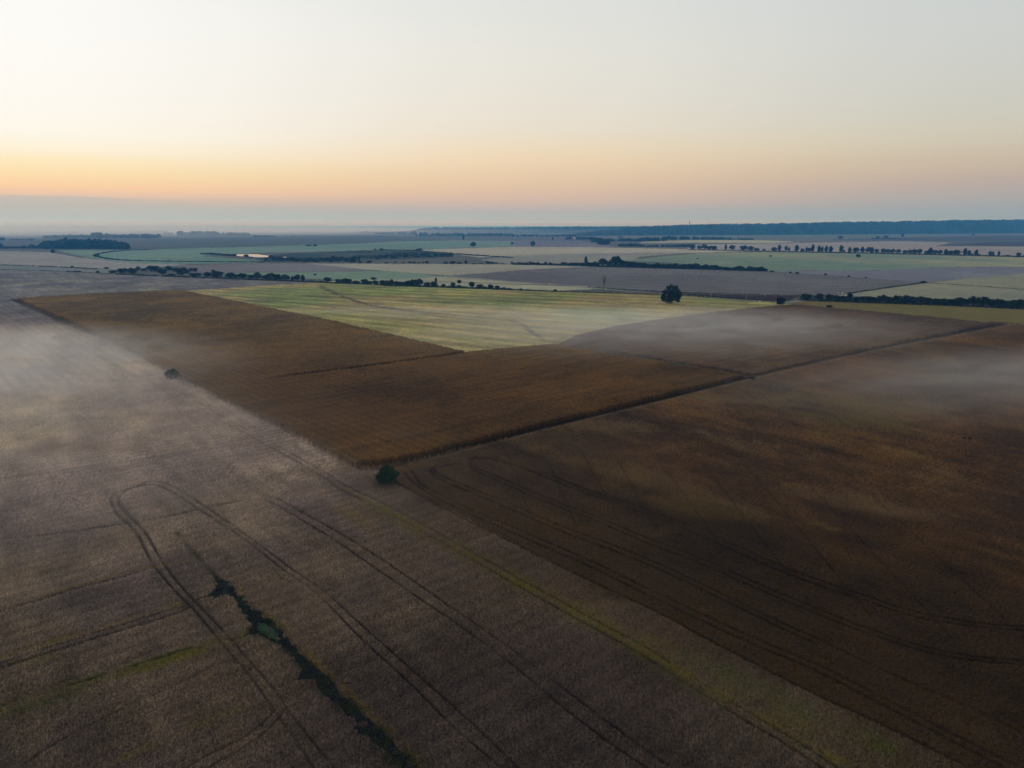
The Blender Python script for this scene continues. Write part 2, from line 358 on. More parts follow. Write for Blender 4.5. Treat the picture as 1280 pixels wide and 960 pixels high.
hh = np.zeros(GX.shape); col = np.zeros((len(GX), 3))
white = rng.uniform(0, 1, GX.shape)
for i, f in enumerate(FIELDS):
    m = np.nonzero(fid == i)[0]
    if not len(m): continue
    x, y = GX[m], GY[m]
    s = f['big']
    n = sstep(fbm(x, y * 0.7, s, 4, 11 + i), 0.3, 0.7)[:, None]
    c = f['c1'] * (1 - n) + f['c2'] * n
    g = fbm(x, y, max(s * 0.12, 3), 3, 71 + i)
    c = c * (0.86 + 0.28 * g)[:, None]
    near = np.clip(250 / dist[m], 0.25, 1.0)
    near = near * (0.45 + 1.1 * fbm(x, y, 22, 3, 88))
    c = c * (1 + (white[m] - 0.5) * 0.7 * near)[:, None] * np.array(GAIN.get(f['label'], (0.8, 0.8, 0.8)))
    hgt = f['h'] * (1 + 0.35 * (fbm(x, y, 6, 2, 5) - 0.5))
    lump = vnoise(x / 0.55, y / 0.55, 31) * 0.5 + white[m] * 0.5 - 0.5
    hh[m] = hgt + (lump if f['poly'] is None else np.where(dist[m] < 260, lump, white[m] - 0.5)) * np.clip(f['h'] * 1.0, 0.1, 0.55) * np.clip((170 / dist[m]) ** 1.6, 0.08, 1.0)
    col[m] = c

def along_noise(k, p, q, wide, longer, seed):
    a, b = at(*p)[:2], at(*q)[:2]
    d = (b - a) / np.linalg.norm(b - a)
    u = GX[k] * d[0] + GY[k] * d[1]; v = -GX[k] * d[1] + GY[k] * d[0]
    return fbm(u / longer, v, wide, 4, seed, 0.6)
for fi, p, q, amp in ((LEFT, (424, 680), (700, 885), .60), (DARK, (812, 701), (1137, 855), .8), (BLOCK, (465, 583), (935, 470), .5), (WEDGE, (941, 467), (1250, 404), .6), (MEADOW, (400, 372), (640, 392), .5)):
    k = np.nonzero((fid == fi) & (dist < 1500))[0]
    w1 = along_noise(k, p, q, 5, 9, 61) - 0.5
    w2 = along_noise(k, p, q, 22, 5, 62) - 0.5
    w3 = fbm(GX[k], GY[k], 9, 5, 64, 0.75) - 0.5
    col[k] *= np.clip(1 + amp * (1.1 * w1 + 0.7 * w2 + 1.5 * w3), 0.35, 2)[:, None]
    # ripening differences: straw and violet tones
    t = sstep(fbm(GX[k], GY[k], 70, 5, 63, 0.6), 0.5, 0.72)[:, None] * (0.2 if fi == BLOCK else 0.35)
    col[k] *= 1 + t * np.array([[0.75, 0.75, 0.10]])
    t = sstep(fbm(GX[k], GY[k], 55, 5, 66, 0.6), 0.5, 0.7)[:, None] * 0.3
    col[k] *= 1 - t * np.array([[0.75, 0.75, 0.7]])

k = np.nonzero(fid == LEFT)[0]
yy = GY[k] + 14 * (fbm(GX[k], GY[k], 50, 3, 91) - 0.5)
tone = np.interp(yy, [90, 118, 150, 190, 235, 300, 420, 700], [0.74, 0.86, 1.05, 1.55, 2.05, 2.2, 2.1, 1.9])  # grazing-angle brightening with distance, put into the crop colour
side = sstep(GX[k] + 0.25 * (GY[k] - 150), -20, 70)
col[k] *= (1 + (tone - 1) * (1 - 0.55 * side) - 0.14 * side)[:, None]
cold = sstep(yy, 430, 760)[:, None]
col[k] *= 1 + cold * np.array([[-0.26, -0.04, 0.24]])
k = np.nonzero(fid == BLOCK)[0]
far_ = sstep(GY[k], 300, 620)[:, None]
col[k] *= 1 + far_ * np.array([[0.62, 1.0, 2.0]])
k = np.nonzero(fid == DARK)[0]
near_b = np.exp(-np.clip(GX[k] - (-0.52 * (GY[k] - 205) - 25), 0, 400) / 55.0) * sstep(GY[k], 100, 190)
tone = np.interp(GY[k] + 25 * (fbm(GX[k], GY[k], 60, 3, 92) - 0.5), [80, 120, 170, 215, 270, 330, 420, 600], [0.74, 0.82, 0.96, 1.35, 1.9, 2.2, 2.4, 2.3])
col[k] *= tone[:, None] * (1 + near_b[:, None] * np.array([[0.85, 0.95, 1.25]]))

def polydist(x, y, pts):
    d = np.full(x.shape, 1e9)
    for (ax, ay), (bx, by) in zip(pts[:-1], pts[1:]):
        vx, vy = bx - ax, by - ay
        t = np.clip(((x - ax) * vx + (y - ay) * vy) / (vx * vx + vy * vy + 1e-9), 0, 1)
        d = np.minimum(d, np.hypot(x - ax - t * vx, y - ay - t * vy))
    return d
def smooth_line(pts, n=3):
    p = np.array(pts, float)
    for _ in range(n):
        q = [p[0]]
        for a, b in zip(p[:-1], p[1:]):
            q += [0.75 * a + 0.25 * b, 0.25 * a + 0.75 * b]
        q.append(p[-1]); p = np.array(q)
    return p
def ground_line(px, n=2):
    return smooth_line([at(*p)[:2] for p in px], n)
near_idx = np.nonzero(dist < 1300)[0]
def along(px, width, fn, n=2):
    """call fn(indices, distance) for the sheet's points within width of a line traced on the ground"""
    g = ground_line(px, n)
    lo, hi = g.min(0) - width * 2 - 3, g.max(0) + width * 2 + 3
    k = near_idx[(GX[near_idx] > lo[0]) & (GX[near_idx] < hi[0]) & (GY[near_idx] > lo[1]) & (GY[near_idx] < hi[1])]
    if not len(k): return
    d = polydist(GX[k], GY[k], g)
    q = d < width * 2 + 3
    fn(k[q], d[q])
TINT = np.array([0.72, 0.66, 0.5])
def blend(k, w, c):
    col[k] = col[k] * (1 - w[:, None]) + np.asarray(c) * TINT[:, None].T * w[:, None]

# patches of weeds, ripening and lodged crop (they belong to the crop and stay put)
def patch(px, py, rx, ry, c, strength, rot=0.0, ids=(LEFT, DARK), seed=3, lift=1.0):
    ca, sa = math.cos(R(rot)), math.sin(R(rot))
    k = np.nonzero((np.abs(P0x - px) < rx * 2.2 + ry) & (np.abs(P0y - py) < ry * 2.2 + rx * abs(sa) * 2 + 4) & np.isin(fid, ids))[0]
    if not len(k): return
    dx, dy = P0x[k] - px, P0y[k] - py
    u, v = (dx * ca + dy * sa) / rx, (-dx * sa + dy * ca) / ry
    e = np.exp(-(u * u + v * v) * 1.3)
    nn = fbm(GX[k] * 0.8 + GY[k] * 0.3, GY[k] * 0.5 - GX[k] * 0.2, 24, 6, seed, 0.72) + 0.10 * (white[k] - 0.5)
    w = strength * 0.85 * np.clip(sstep(nn + 0.24 * (e - 0.7), 0.42, 0.66) * sstep(e, 0.05, 0.5), 0, 1)
    blend(k, w, srgb(*c) * lift)
YEL, OLV, PUR, TAN, GRN, DRK = (130, 110, 50), (108, 102, 44), (70, 56, 54), (132, 108, 78), (82, 94, 42), (46, 35, 28)
for a in [(450, 650, 50, 14, YEL, .6, 28), (560, 690, 60, 9, OLV, .5, 26), (700, 752, 80, 8, OLV, .75, 26), (830, 808, 60, 8, YEL, .8, 27), (960, 880, 90, 10, OLV, .8, 27), (1080, 930, 90, 22, OLV, .6, 22), (900, 850, 70, 16, GRN, .35, 27),
          (1000, 900, 70, 12, GRN, .5, 25), (860, 800, 80, 16, TAN, .35, 27), (620, 660, 50, 12, TAN, .35, 22), (330, 525, 50, 9, PUR, .7, 14), (270, 500, 45, 6, PUR, .6, 8), (370, 560, 45, 12, PUR, .6, 30), (430, 610, 50, 12, PUR, .4, 30),
          (215, 487, 30, 5, YEL, .8, 6), (190, 520, 160, 9, TAN, .45, 2), (90, 560, 150, 12, TAN, .35, 2), (330, 570, 60, 12, YEL, .35, 10), (400, 600, 60, 10, TAN, .4, 20),
          (60, 880, 80, 9, GRN, .55, -16), (200, 832, 110, 8, OLV, .8, -15), (80, 800, 100, 6, YEL, .4, -15), (40, 830, 60, 8, OLV, .5, -14), (170, 945, 70, 7, OLV, .6, -25), (270, 900, 60, 6, OLV, .4, -20),
          (820, 510, 70, 8, YEL, .55, 8), (1030, 545, 100, 9, YEL, .65, 12), (1120, 565, 80, 8, YEL, .7, 14), (1240, 575, 60, 10, YEL, .6, 8), (1080, 505, 120, 10, OLV, .4, 6), (960, 600, 50, 10, YEL, .35, 12), (1022, 657, 15, 3, YEL, .4, 6), (1040, 663, 12, 3, YEL, .4, 6),
          (880, 540, 60, 12, DRK, .5, 8), (1000, 580, 50, 9, DRK, .5, 14), (760, 590, 60, 20, YEL, .3, 20), (900, 640, 80, 14, YEL, .25, 10), (1150, 640, 90, 14, TAN, .25, 8), (1060, 800, 110, 18, DRK, .4, 24), (900, 720, 140, 18, DRK, .3, 22), (1200, 850, 100, 20, DRK, .35, 26), (1010, 830, 120, 10, TAN, .28, 24), (1180, 900, 80, 12, TAN, .3, 24),
          (780, 535, 110, 12, TAN, .6, 6), (900, 500, 150, 12, TAN, .6, 5), (1080, 530, 170, 16, OLV, .5, 8), (1180, 600, 150, 20, TAN, .5, 10), (960, 560, 130, 14, TAN, .5, 10), (1220, 530, 120, 12, TAN, .5, 6), (860, 610, 120, 14, TAN, .35, 14), (1040, 620, 140, 16, TAN, .35, 10), (1160, 437, 40, 8, YEL, .7, 18), (1000, 470, 60, 7, OLV, .7, 4), (1200, 478, 60, 10, OLV, .45, 6), (1240, 415, 60, 9, TAN, .4, 6), (720, 560, 80, 16, PUR, .4, 8), (640, 610, 90, 20, PUR, .35, 12)]:
    patch(*a)
for a in [(690, 372, 20, 4, (120, 96, 84), .7, 4), (590, 385, 60, 4, (150, 122, 90), .5, 2), (660, 410, 40, 8, (150, 128, 92), .6, 20), (600, 425, 60, 9, (92, 116, 52), .6, 10), (480, 405, 80, 5, (104, 120, 60), .5, 10), (760, 372, 30, 5, (140, 112, 84), .6, 4), (430, 372, 40, 6, (140, 120, 84), .4, 8), (620, 368, 90, 3, (120, 122, 66), .5, 3), (860, 385, 60, 4, (120, 98, 78), .5, 2), (640, 392, 90, 4, (150, 136, 98), .5, 4)]:
    patch(*a, ids=(MEADOW,), seed=9, lift=1.9)
for a in [(190, 425, 40, 8, (128, 98, 70), .5, 4), (235, 448, 50, 7, (128, 98, 70), .45, 6), (500, 520, 160, 22, (112, 80, 46), .5, -6), (700, 490, 160, 16, (108, 80, 46), .45, -6), (420, 500, 80, 14, (70, 56, 44), .5, -4), (520, 552, 60, 12, (104, 88, 76), .4, 0), (120, 385, 80, 7, (88, 78, 66), .5, 0)]:
    patch(*a, ids=(BLOCK,), seed=12)
# drill rows of the pale field's far end and furrows of the plough
def furrows(fi, ang, period, amp, dmin=0, dmax=1e9):
    k = np.nonzero((fid == fi) & (dist > dmin) & (dist < dmax))[0]
    t = (GX[k] * math.cos(ang) + GY[k] * math.sin(ang)) / period
    w = np.sin(2 * math.pi * (t + 0.25 * fbm(GX[k], GY[k], 120, 2, 44)))
    fade = np.clip(period / (cell[k] * 0.0 + RR.ravel()[k] * daz * 2.2), 0, 1)
    col[k] *= (1 + amp * w * fade * (0.5 + vnoise(GX[k] / 90, GY[k] / 25, 8)))[:, None]
def line_dir(p, q):
    a, b = at(*p)[:2], at(*q)[:2]
    d = b - a
    return math.atan2(d[1], d[0]) + math.pi / 2
furrows(LEFT, line_dir((16, 373), (215, 467)), 6.0, 0.10, 420)
furrows(PLOUGH, line_dir((1000, 352), (700, 347)), 26.0, 0.26)
furrows(BLOCK, line_dir((16, 373), (215, 467)), 4.5, 0.12)
furrows(MEADOW, line_dir((400, 380), (640, 392)), 34.0, 0.20)
furrows(MEADOW, line_dir((300, 372), (560, 402)), 17.0, 0.16)
furrows(BLOCK, line_dir((465, 583), (935, 470)), 8.0, 0.08)
furrows(WEDGE, line_dir((941, 467), (1250, 404)), 9.0, 0.12)
furrows(LEFT, line_dir((0, 838), (240, 760)), 4.2, 0.10, 0, 300)

bl = ground_line([(494, 602), (557, 637), (610, 664), (662, 690), (737, 727), (812, 761), (880, 799), (950, 836), (1025, 874), (1085, 900), (1160, 937), (1300, 1010)], 1)
k = np.nonzero(np.isin(fid, (LEFT, DARK)) & (dist < 330) & (GX > -60))[0]
d = polydist(GX[k], GY[k], bl)
lf = fid[k] == LEFT
w = np.exp(-d / np.where(lf, 16.0, 34.0)) * (0.35 + 1.1 * fbm(GX[k], GY[k], 12, 4, 90, 0.7)) * 0.85
blend(k[~lf], np.clip(w[~lf], 0, 1), srgb(80, 64, 47))
blend(k[lf], np.clip(w[lf] * 1.1, 0, 1), srgb(82, 66, 49))
# wheel tracks: narrow ruts where the crop is pressed to the soil
SOIL = srgb(30, 24, 20)
def ruts(px, half=0.24, depth=1.0, n=2):
    def fn(k, d):
        hw = np.maximum(half, cell[k] * 0.42)
        gain = np.clip(half / hw * 1.5, 0.35, 1)
        brk = (0.6 + 0.4 * sstep(vnoise(GX[k] / 4.0, GY[k] / 4.0, 77), 0.2, 0.55)) * (0.65 + 0.35 * sstep(vnoise(GX[k] / 24.0, GY[k] / 24.0, 78), 0.25, 0.6))
        w = (1 - sstep(d, hw * 0.8, hw * 1.7)) * gain * depth * brk
        hh[k] = hh[k] * (1 - w) + 0.06 * w
        blend(k, w * 0.8, SOIL)
    along(px, half * 2, fn, n)
T = []
T.append([(182, 607), (160, 611), (145, 618), (137, 626), (146, 645), (165, 660), (176, 675), (184, 694), (195, 712), (217, 739), (244, 765), (274, 802), (300, 832), (322, 859), (341, 889), (368, 925), (394, 965)])
T.append([(188, 604), (170, 610), (155, 616), (148, 623), (150, 634), (165, 649), (180, 664), (189, 679), (199, 697), (217, 724), (240, 750), (262, 772), (289, 802), (315, 832), (345, 866), (356, 885), (382, 919), (420, 965)])
T.append([(168, 610), (182, 607), (202, 609), (225, 622), (259, 645), (311, 679), (356, 716), (400, 746), (449, 799), (512, 855), (569, 915), (630, 965)])
T.append([(178, 605), (190, 603), (206, 604), (235, 620), (272, 645), (320, 679), (366, 714), (410, 744), (459, 790), (520, 844), (580, 897), (650, 965)])
T.append([(240, 637), (290, 629), (319, 625), (337, 627), (375, 650), (424, 680), (490, 727), (569, 780), (640, 832), (700, 885), (760, 930), (812, 965)])
T.append([(330, 621), (346, 624), (385, 646), (434, 673), (500, 716), (575, 769), (650, 821), (712, 870), (778, 919), (835, 960)])
T.append([(240, 505), (270, 524), (300, 539), (360, 572), (409, 600), (422, 612), (464, 631), (512, 657), (557, 683), (610, 713), (662, 743), (730, 781), (794, 816), (856, 856), (912, 893), (980, 931), (1035, 968)])
T.append([(246, 503), (277, 522), (307, 537), (366, 569), (416, 597), (430, 608), (470, 626), (520, 652), (565, 678), (618, 708), (670, 737), (738, 775), (804, 809), (866, 849), (922, 886), (990, 925), (1046, 962)])
T.append([(505, 592), (512, 600), (520, 608), (557, 631), (640, 668), (711, 698), (760, 721), (812, 747), (880, 780), (950, 812), (1010, 836), (1062, 862), (1119, 892), (1175, 922), (1260, 965)])
T.append([(514, 590), (521, 598), (524, 606), (562, 627), (646, 663), (717, 693), (766, 716), (818, 742), (886, 774), (956, 806), (1016, 830), (1068, 856), (1125, 886), (1180, 915), (1270, 960)])
T.append([(494, 604), (557, 638), (610, 665), (662, 691), (737, 728), (812, 762), (880, 799), (950, 836), (1025, 874), (1085, 900), (1160, 937), (1220, 968)])
T.append([(575, 581), (555, 583), (545, 587), (542, 591), (557, 599), (595, 614), (640, 632), (700, 659), (745, 675), (812, 701), (880, 733), (950, 768), (1025, 802), (1085, 832), (1137, 855), (1194, 879), (1290, 925)])
T.append([(545, 584), (540, 587), (537, 591), (552, 602), (590, 618), (636, 637), (696, 664), (742, 681), (808, 706), (876, 738), (946, 773), (1020, 808)])
T.append([(625, 575), (598, 574), (589, 578), (592, 585), (604, 590), (640, 605), (685, 625), (760, 653), (812, 676), (852, 690), (912, 716), (965, 739), (1025, 765), (1077, 785), (1130, 804), (1175, 817), (1231, 825), (1290, 829)])
T.append([(596, 572), (586, 577), (588, 586), (600, 593), (636, 609), (681, 629), (756, 657), (808, 681), (848, 695), (908, 721), (960, 744), (1020, 770), (1073, 790), (1126, 809), (1172, 822), (1231, 830), (1290, 834)])
T.append([(600, 573), (640, 581), (685, 599), (737, 621), (797, 640), (860, 664), (912, 688), (965, 712), (1025, 735), (1085, 754), (1130, 770), (1175, 780), (1224, 787), (1290, 791)])
T.append([(690, 596), (742, 617), (802, 636), (866, 660), (918, 683), (970, 707), (1030, 730), (1090, 749), (1134, 765), (1178, 775), (1226, 782), (1290, 786)])
T.append([(0, 766), (50, 752), (100, 736), (150, 724), (195, 711)])
T.append([(0, 832), (60, 812), (110, 797), (170, 778), (210, 766), (236, 753)])
T.append([(0, 838), (62, 818), (112, 803), (172, 784), (214, 772), (240, 760)])
T.append([(20, 965), (75, 928), (150, 890), (225, 858), (262, 836), (290, 826), (315, 840)])
T.append([(230, 965), (262, 945), (300, 928), (330, 906), (345, 890)])
T.append([(258, 965), (285, 948), (318, 930), (345, 905), (356, 890)])
T.append([(0, 600), (60, 592), (130, 582), (215, 570), (260, 562)])
T.append([(0, 676), (80, 668), (165, 655), (230, 643), (290, 630)])
for n_, t in enumerate(T): ruts(t, 0.26 if 8 <= n_ < 17 else 0.2, 0.85)
# lighter, thinner seams in the crop
def seam(px, half, c, s, n=2):
    def fn(k, d):
        hw = np.maximum(half, cell[k] * 0.5)
        w = (1 - sstep(d, hw * 0.3, hw * 1.7)) * s * (0.25 + 1.1 * sstep(fbm(GX[k], GY[k], 6, 4, 21, 0.7), 0.3, 0.7))
        blend(k, np.clip(w, 0, 1), srgb(*c))
    along(px, half * 2, fn, n)
seam([(0, 763), (100, 733), (195, 708), (255, 702)], 0.5, YEL, .5)
seam([(0, 890), (75, 867), (160, 840), (240, 814), (310, 795)], 1.4, OLV, .85)
seam([(0, 886), (75, 864), (160, 837), (240, 812)], 0.4, (58, 62, 36), .8)
seam([(500, 655), (600, 705), (700, 757), (800, 813), (900, 870), (1050, 955)], 0.7, YEL, .5)
seam([(460, 632), (500, 653), (600, 703), (700, 755), (800, 811), (900, 868), (1050, 950)], 3.2, OLV, .4)
seam([(700, 742), (800, 796), (900, 848), (1060, 925)], 3.5, TAN, .25)
seam([(860, 818), (980, 880), (1100, 935)], 2.2, GRN, .4)
seam([(430, 612), (500, 650), (600, 700)], 0.8, YEL, .4)
seam([(0, 826), (110, 793), (225, 757)], 0.5, YEL, .45)
# single drill wheel marks across the dark field
for p, q in [((630, 560), (662, 645)), ((668, 545), (719, 655)), ((706, 530), (775, 655)), ((742, 526), (820, 664)), ((780, 520), (905, 690)), ((820, 508), (985, 720)), ((862, 500), (1090, 775)), ((905, 497), (1190, 800)), ((950, 492), (1280, 800)), ((1000, 486), (1290, 720)), ((1060, 480), (1290, 650))]:
    ruts([p, ((p[0] + q[0]) / 2 + 1, (p[1] + q[1]) / 2 - 1), q], 0.16, 0.6, 0)
# edges: bare farm path below the tall block, gap lines inside it; wall shade painted dark at its foot
seam([(470, 588), (560, 569.5), (700, 533), (820, 504.5), (938, 475), (1060, 447), (1180, 422), (1265, 405.5), (1290, 405.8)], 1.0, (124, 108, 90), .7, 0)
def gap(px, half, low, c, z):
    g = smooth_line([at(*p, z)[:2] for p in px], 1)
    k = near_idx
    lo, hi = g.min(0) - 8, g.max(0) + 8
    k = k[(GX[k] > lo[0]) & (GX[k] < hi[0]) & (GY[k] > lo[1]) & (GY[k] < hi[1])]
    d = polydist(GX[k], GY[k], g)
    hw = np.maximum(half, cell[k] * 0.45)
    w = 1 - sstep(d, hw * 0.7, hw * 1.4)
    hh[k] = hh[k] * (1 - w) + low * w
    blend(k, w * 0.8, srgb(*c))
gap([(452, 585.5), (482, 584), (560, 566), (700, 530.5), (800, 506.5), (900, 481.5), (938, 472.5)], 1.6, 0.08, (20, 16, 12), 0.0)  # shade of the near crop wall, put into the strip's colour
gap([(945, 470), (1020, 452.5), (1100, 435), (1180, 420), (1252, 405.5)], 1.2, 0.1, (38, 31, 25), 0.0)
gap([(16, 374.5), (60, 394), (120, 419.5)], 1.4, 0.1, (40, 33, 28), 0.0)  # wall shadow of the left edge, painted into the ground colour
gap([(335, 473.5), (400, 465), (480, 455), (560, 444), (582, 440.5)], 0.9, 0.6, (44, 33, 26), 1.4)
gap([(693, 430), (760, 440), (850, 454), (938, 468.5)], 1.4, 0.15, (34, 27, 22), 0.6)
seam([(30, 381), (120, 421), (215, 470), (330, 525.5), (452, 588)], 1.4, (120, 106, 92), .5, 0)
# shallow dry run-off line crossing the meadow
seam([(400, 358), (425, 370), (470, 385), (560, 394), (640, 400), (655, 408), (680, 426)], 1.8, (92, 84, 74), .9)

ruts([(284, 743.5), (270, 746.5), (256, 748), (240, 755), (226, 762)], 0.3, 0.8)
ruts([(312, 794), (303, 799), (294, 803), (284, 801)], 0.3, 0.8)
ruts([(378, 850), (370, 853), (362, 857), (350, 861)], 0.25, 0.7)
ruts([(271, 724), (258, 709), (246, 697), (233, 684)], 0.3, 0.7)
# the weedy ditch where the pale crop never grew
DITCH = [(271, 725), (290, 732.5), (296, 744), (308.5, 754), (313, 764), (322, 767.5), (333, 775), (348, 785), (354, 795), (364, 805), (374, 820), (389, 832), (402, 842), (415, 855), (424, 868), (438, 881), (453, 894), (467.5, 912), (482, 919), (491, 932), (507, 947), (520, 958), (560, 1000), (600, 1060), (570, 1060), (530, 1000), (494, 960), (488, 948), (473, 937), (460, 925), (446, 916), (446, 905), (431, 891), (416, 878), (406, 870), (393, 851), (378, 853), (376, 850), (380, 840), (371, 829), (362.5, 820), (354, 811), (342, 802), (324.6, 795), (311, 796), (313, 790), (311.5, 775), (304, 764.6), (292.5, 751.5), (284, 744), (264, 748), (271, 738)]
POOL = [(321, 780), (324, 777.5), (328, 779), (332, 779.5), (336, 783.5), (340, 784), (344, 789), (349, 792), (348, 795), (350, 798), (345, 800), (341, 798.5), (336, 799), (332, 795), (327, 793), (325, 789), (321, 787), (323, 783)]
wob = (vnoise(GX / 1.1, GY / 1.1, 3) - 0.5) * 8
md = np.nonzero(inside(P0x + wob, P0y + (vnoise(GX / 1.1, GY / 1.1, 4) - 0.5) * 6, DITCH) & (vnoise(GX / 2.2, GY / 2.2, 6) > 0.12))[0]
hh[md] = 0.10 + 0.15 * white[md]
col[md] = srgb(46, 46, 42) * (0.8 + 0.4 * white[md])[:, None]
seam([(300, 740), (330, 768), (362, 795), (400, 835), (450, 885), (490, 918), (530, 962)], 0.7, YEL, .4)
seam([(222, 668), (240, 690), (255, 706), (270, 722)], 0.7, (70, 72, 42), .7)

# cut the sheet into its fields and link them
Z = hh
V = np.stack([GX, GY, Z], 1)
ii = np.arange(NR * NA).reshape(NR, NA)
Q = np.stack([ii[:-1, :-1], ii[:-1, 1:], ii[1:, 1:], ii[1:, :-1]], -1).reshape(-1, 4)
qf = fid[Q[:, 0]]
col = np.clip(col, 0.003, 0.7)
for i, f in enumerate(FIELDS):
    q = Q[qf == i]
    if not len(q): continue
    used, inv = np.unique(q, return_inverse=True)
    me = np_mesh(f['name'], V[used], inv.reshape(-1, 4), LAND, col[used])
    tag(link(f['name'], me), f['label'], f['cat'], kind=f['kind'])

# the ground below and beyond, to the horizon on every side
gv = [(math.cos(R(a)) * 45000, math.sin(R(a)) * 45000, -0.35) for a in range(0, 360, 10)]
tag(mesh_obj('ground', gv, [list(range(36))], BASE), 'bare soil of the plain under the crops', 'ground', kind='structure')

# ------------------------------------------------------------------ plants
def leaf_quads(centers, size, r):
    n = len(centers)
    a = r.normal(size=(n, 3)); a /= np.linalg.norm(a, axis=1)[:, None]
    b = r.normal(size=(n, 3)); b -= a * (a * b).sum(1)[:, None]; b /= np.linalg.norm(b, axis=1)[:, None]
    s = size * r.uniform(0.6, 1.3, (n, 1))
    v = np.stack([centers - a * s, centers - b * s * 0.7, centers + a * s, centers + b * s * 0.7], 1).reshape(-1, 3)
    return v, np.arange(4 * n).reshape(n, 4)
def crown_points(n, r, lobes, bottom=0.0):
    """points through the volume of several lobes in a unit box: x, y in -0.5..0.5, z in bottom..1"""
    pts = []
    for (cx, cy, cz, sx, sy, sz, w) in lobes:
        k = max(6, int(n * w))
        d = r.normal(size=(k, 3)); d /= np.linalg.norm(d, axis=1)[:, None]
        rr = r.uniform(0.0, 1, (k, 1)) ** 0.33
        bump = 1 + 0.22 * np.sin(d[:, :1] * 7 + cx * 30) * np.sin(d[:, 1:2] * 6 + cy * 20) + 0.15 * np.sin(d[:, 2:3] * 9)
        pts.append(np.array([cx, cy, cz]) + d * rr * bump * np.array([sx, sy, sz]))
    p = np.concatenate(pts)
    p[:, 2] = np.clip(p[:, 2], bottom, None)
    return p
def lobes_for(kind, r):
    L_ = []
    if kind in ('bush', 'round'):
        zc, rz = (0.40, 0.42) if kind == 'bush' else (0.55, 0.40)
        L_.append((0, 0, zc, 0.36, 0.36, rz * 0.88, 0.42))
        for _ in range(11):
            d = r.normal(size=3); d /= np.linalg.norm(d); d[2] = abs(d[2]) if kind == 'bush' else d[2]
            s = r.uniform(0.10, 0.17)
            L_.append((d[0] * 0.33, d[1] * 0.33, zc + d[2] * rz * 0.78, s, s, s, 0.055))
    elif kind == 'tall':
        L_.append((0, 0, 0.52, 0.26, 0.26, 0.46, 0.9))
        for k in range(9):
            z = 0.2 + 0.75 * k / 8; s = 0.38 * math.sin(0.5 + 2.3 * (k + 0.5) / 9)
            L_.append((r.uniform(-.1, .1), r.uniform(-.1, .1), z, s, s, 0.12, 0.12))
    elif kind == 'loose':
        L_.append((0, 0, 0.55, 0.24, 0.24, 0.38, 0.25))
        for k in range(9):
            a = r.uniform(0, 6.28); q = r.uniform(0.1, 0.33); s = r.uniform(0.12, 0.2)
            L_.append((math.cos(a) * q, math.sin(a) * q, r.uniform(0.3, 0.92), s, s, s * 0.8, 0.11))
    return L_
def tube(verts, faces, pts, radii, k=6):
    base = len(verts)
    pts = [np.array(p, float) for p in pts]
    for i, p in enumerate(pts):
        d = pts[min(i + 1, len(pts) - 1)] - pts[max(i - 1, 0)]
        d = d / (np.linalg.norm(d) + 1e-9)
        a = np.cross(d, [0.31, 0.95, 0.1]); a /= np.linalg.norm(a) + 1e-9
        b = np.cross(d, a)
        for j in range(k):
            t = 2 * math.pi * j / k
            verts.append(p + radii[i] * (math.cos(t) * a + math.sin(t) * b))
    for i in range(len(pts) - 1):
        for j in range(k):
            a0 = base + i * k + j; a1 = base + i * k + (j + 1) % k
            faces.append((a0, a1, a1 + k, a0 + k))
    faces.append(tuple(base + j for j in range(k))[::-1])
    faces.append(tuple(base + (len(pts) - 1) * k + j for j in range(k)))
def trunk_mesh(kind, r):
    v, f = [], []
    hgt = {'bush': 0.5, 'round': 0.6, 'tall': 0.8, 'loose': 0.65}[kind]
    tube(v, f, [(0, 0, -0.02), (0.01, 0, hgt * 0.35), (0.0, 0.015, hgt)], [0.045, 0.032, 0.012])
    for k in range(4):
        a = k * 1.57 + r.uniform(-.4, .4)
        tube(v, f, [(0.005, 0, hgt * (0.3 + 0.1 * k)), (math.cos(a) * .14, math.sin(a) * .14, hgt * (0.55 + 0.12 * k)), (math.cos(a) * .28, math.sin(a) * .28, hgt * (0.75 + 0.14 * k))], [0.02, 0.013, 0.004], 5)
    me = bpy.data.meshes.new('trunk')
    me.from_pydata([tuple(map(float, q)) for q in v], [], f); me.materials.append(BARK)
    return me
def crown_mesh(kind, n, leaf, mat, seed, bottom):
    r = np.random.default_rng(seed)
    v, q = leaf_quads(crown_points(n, r, lobes_for(kind, r), bottom), leaf, r)
    return np_mesh('crown', v, q, mat)
PROTO = {}
for kind, n, leaf, bottom, count in (('bush', 620, 0.07, 0.0, 4), ('round', 760, 0.062, 0.1, 4), ('tall', 620, 0.075, 0.02, 3), ('loose', 420, 0.06, 0.15, 3)):
    PROTO[kind] = []
    for s in range(count):
        PROTO[kind].append((crown_mesh(kind, n, leaf, LEAF, 100 + s * 7 + len(kind), bottom), trunk_mesh(kind, np.random.default_rng(s))))

def plant(name, label, cat, group, px, py, w, h, kind='round', variant=0, parts=True, dx=0.0):
    """a tree standing on the ground at a photo pixel, w and h its size there in pixels"""
    g = at(px, py); m = mpp(px, py)
    crown, trunk = PROTO[kind][variant % len(PROTO[kind])]
    sz = (w * m * 1.45, max(w * m * 1.3, 1.5), h * m * 1.12)
    if parts:
        e = bpy.data.objects.new(name, None); C.objects.link(e)
        e.location = (g[0], g[1], 0.0); e.rotation_euler = (0, 0, random.uniform(0, 6.28)); e.scale = (sz[0], sz[1], sz[2])
        e.empty_display_size = 0.1
        link('crown', crown, e); link('trunk', trunk, e)
        o = e
    else:
        o = link(name, crown)
        o.location = (g[0], g[1], 0.0); o.rotation_euler = (0, 0, random.uniform(0, 6.28)); o.scale = sz
    return tag(o, label, cat, group)

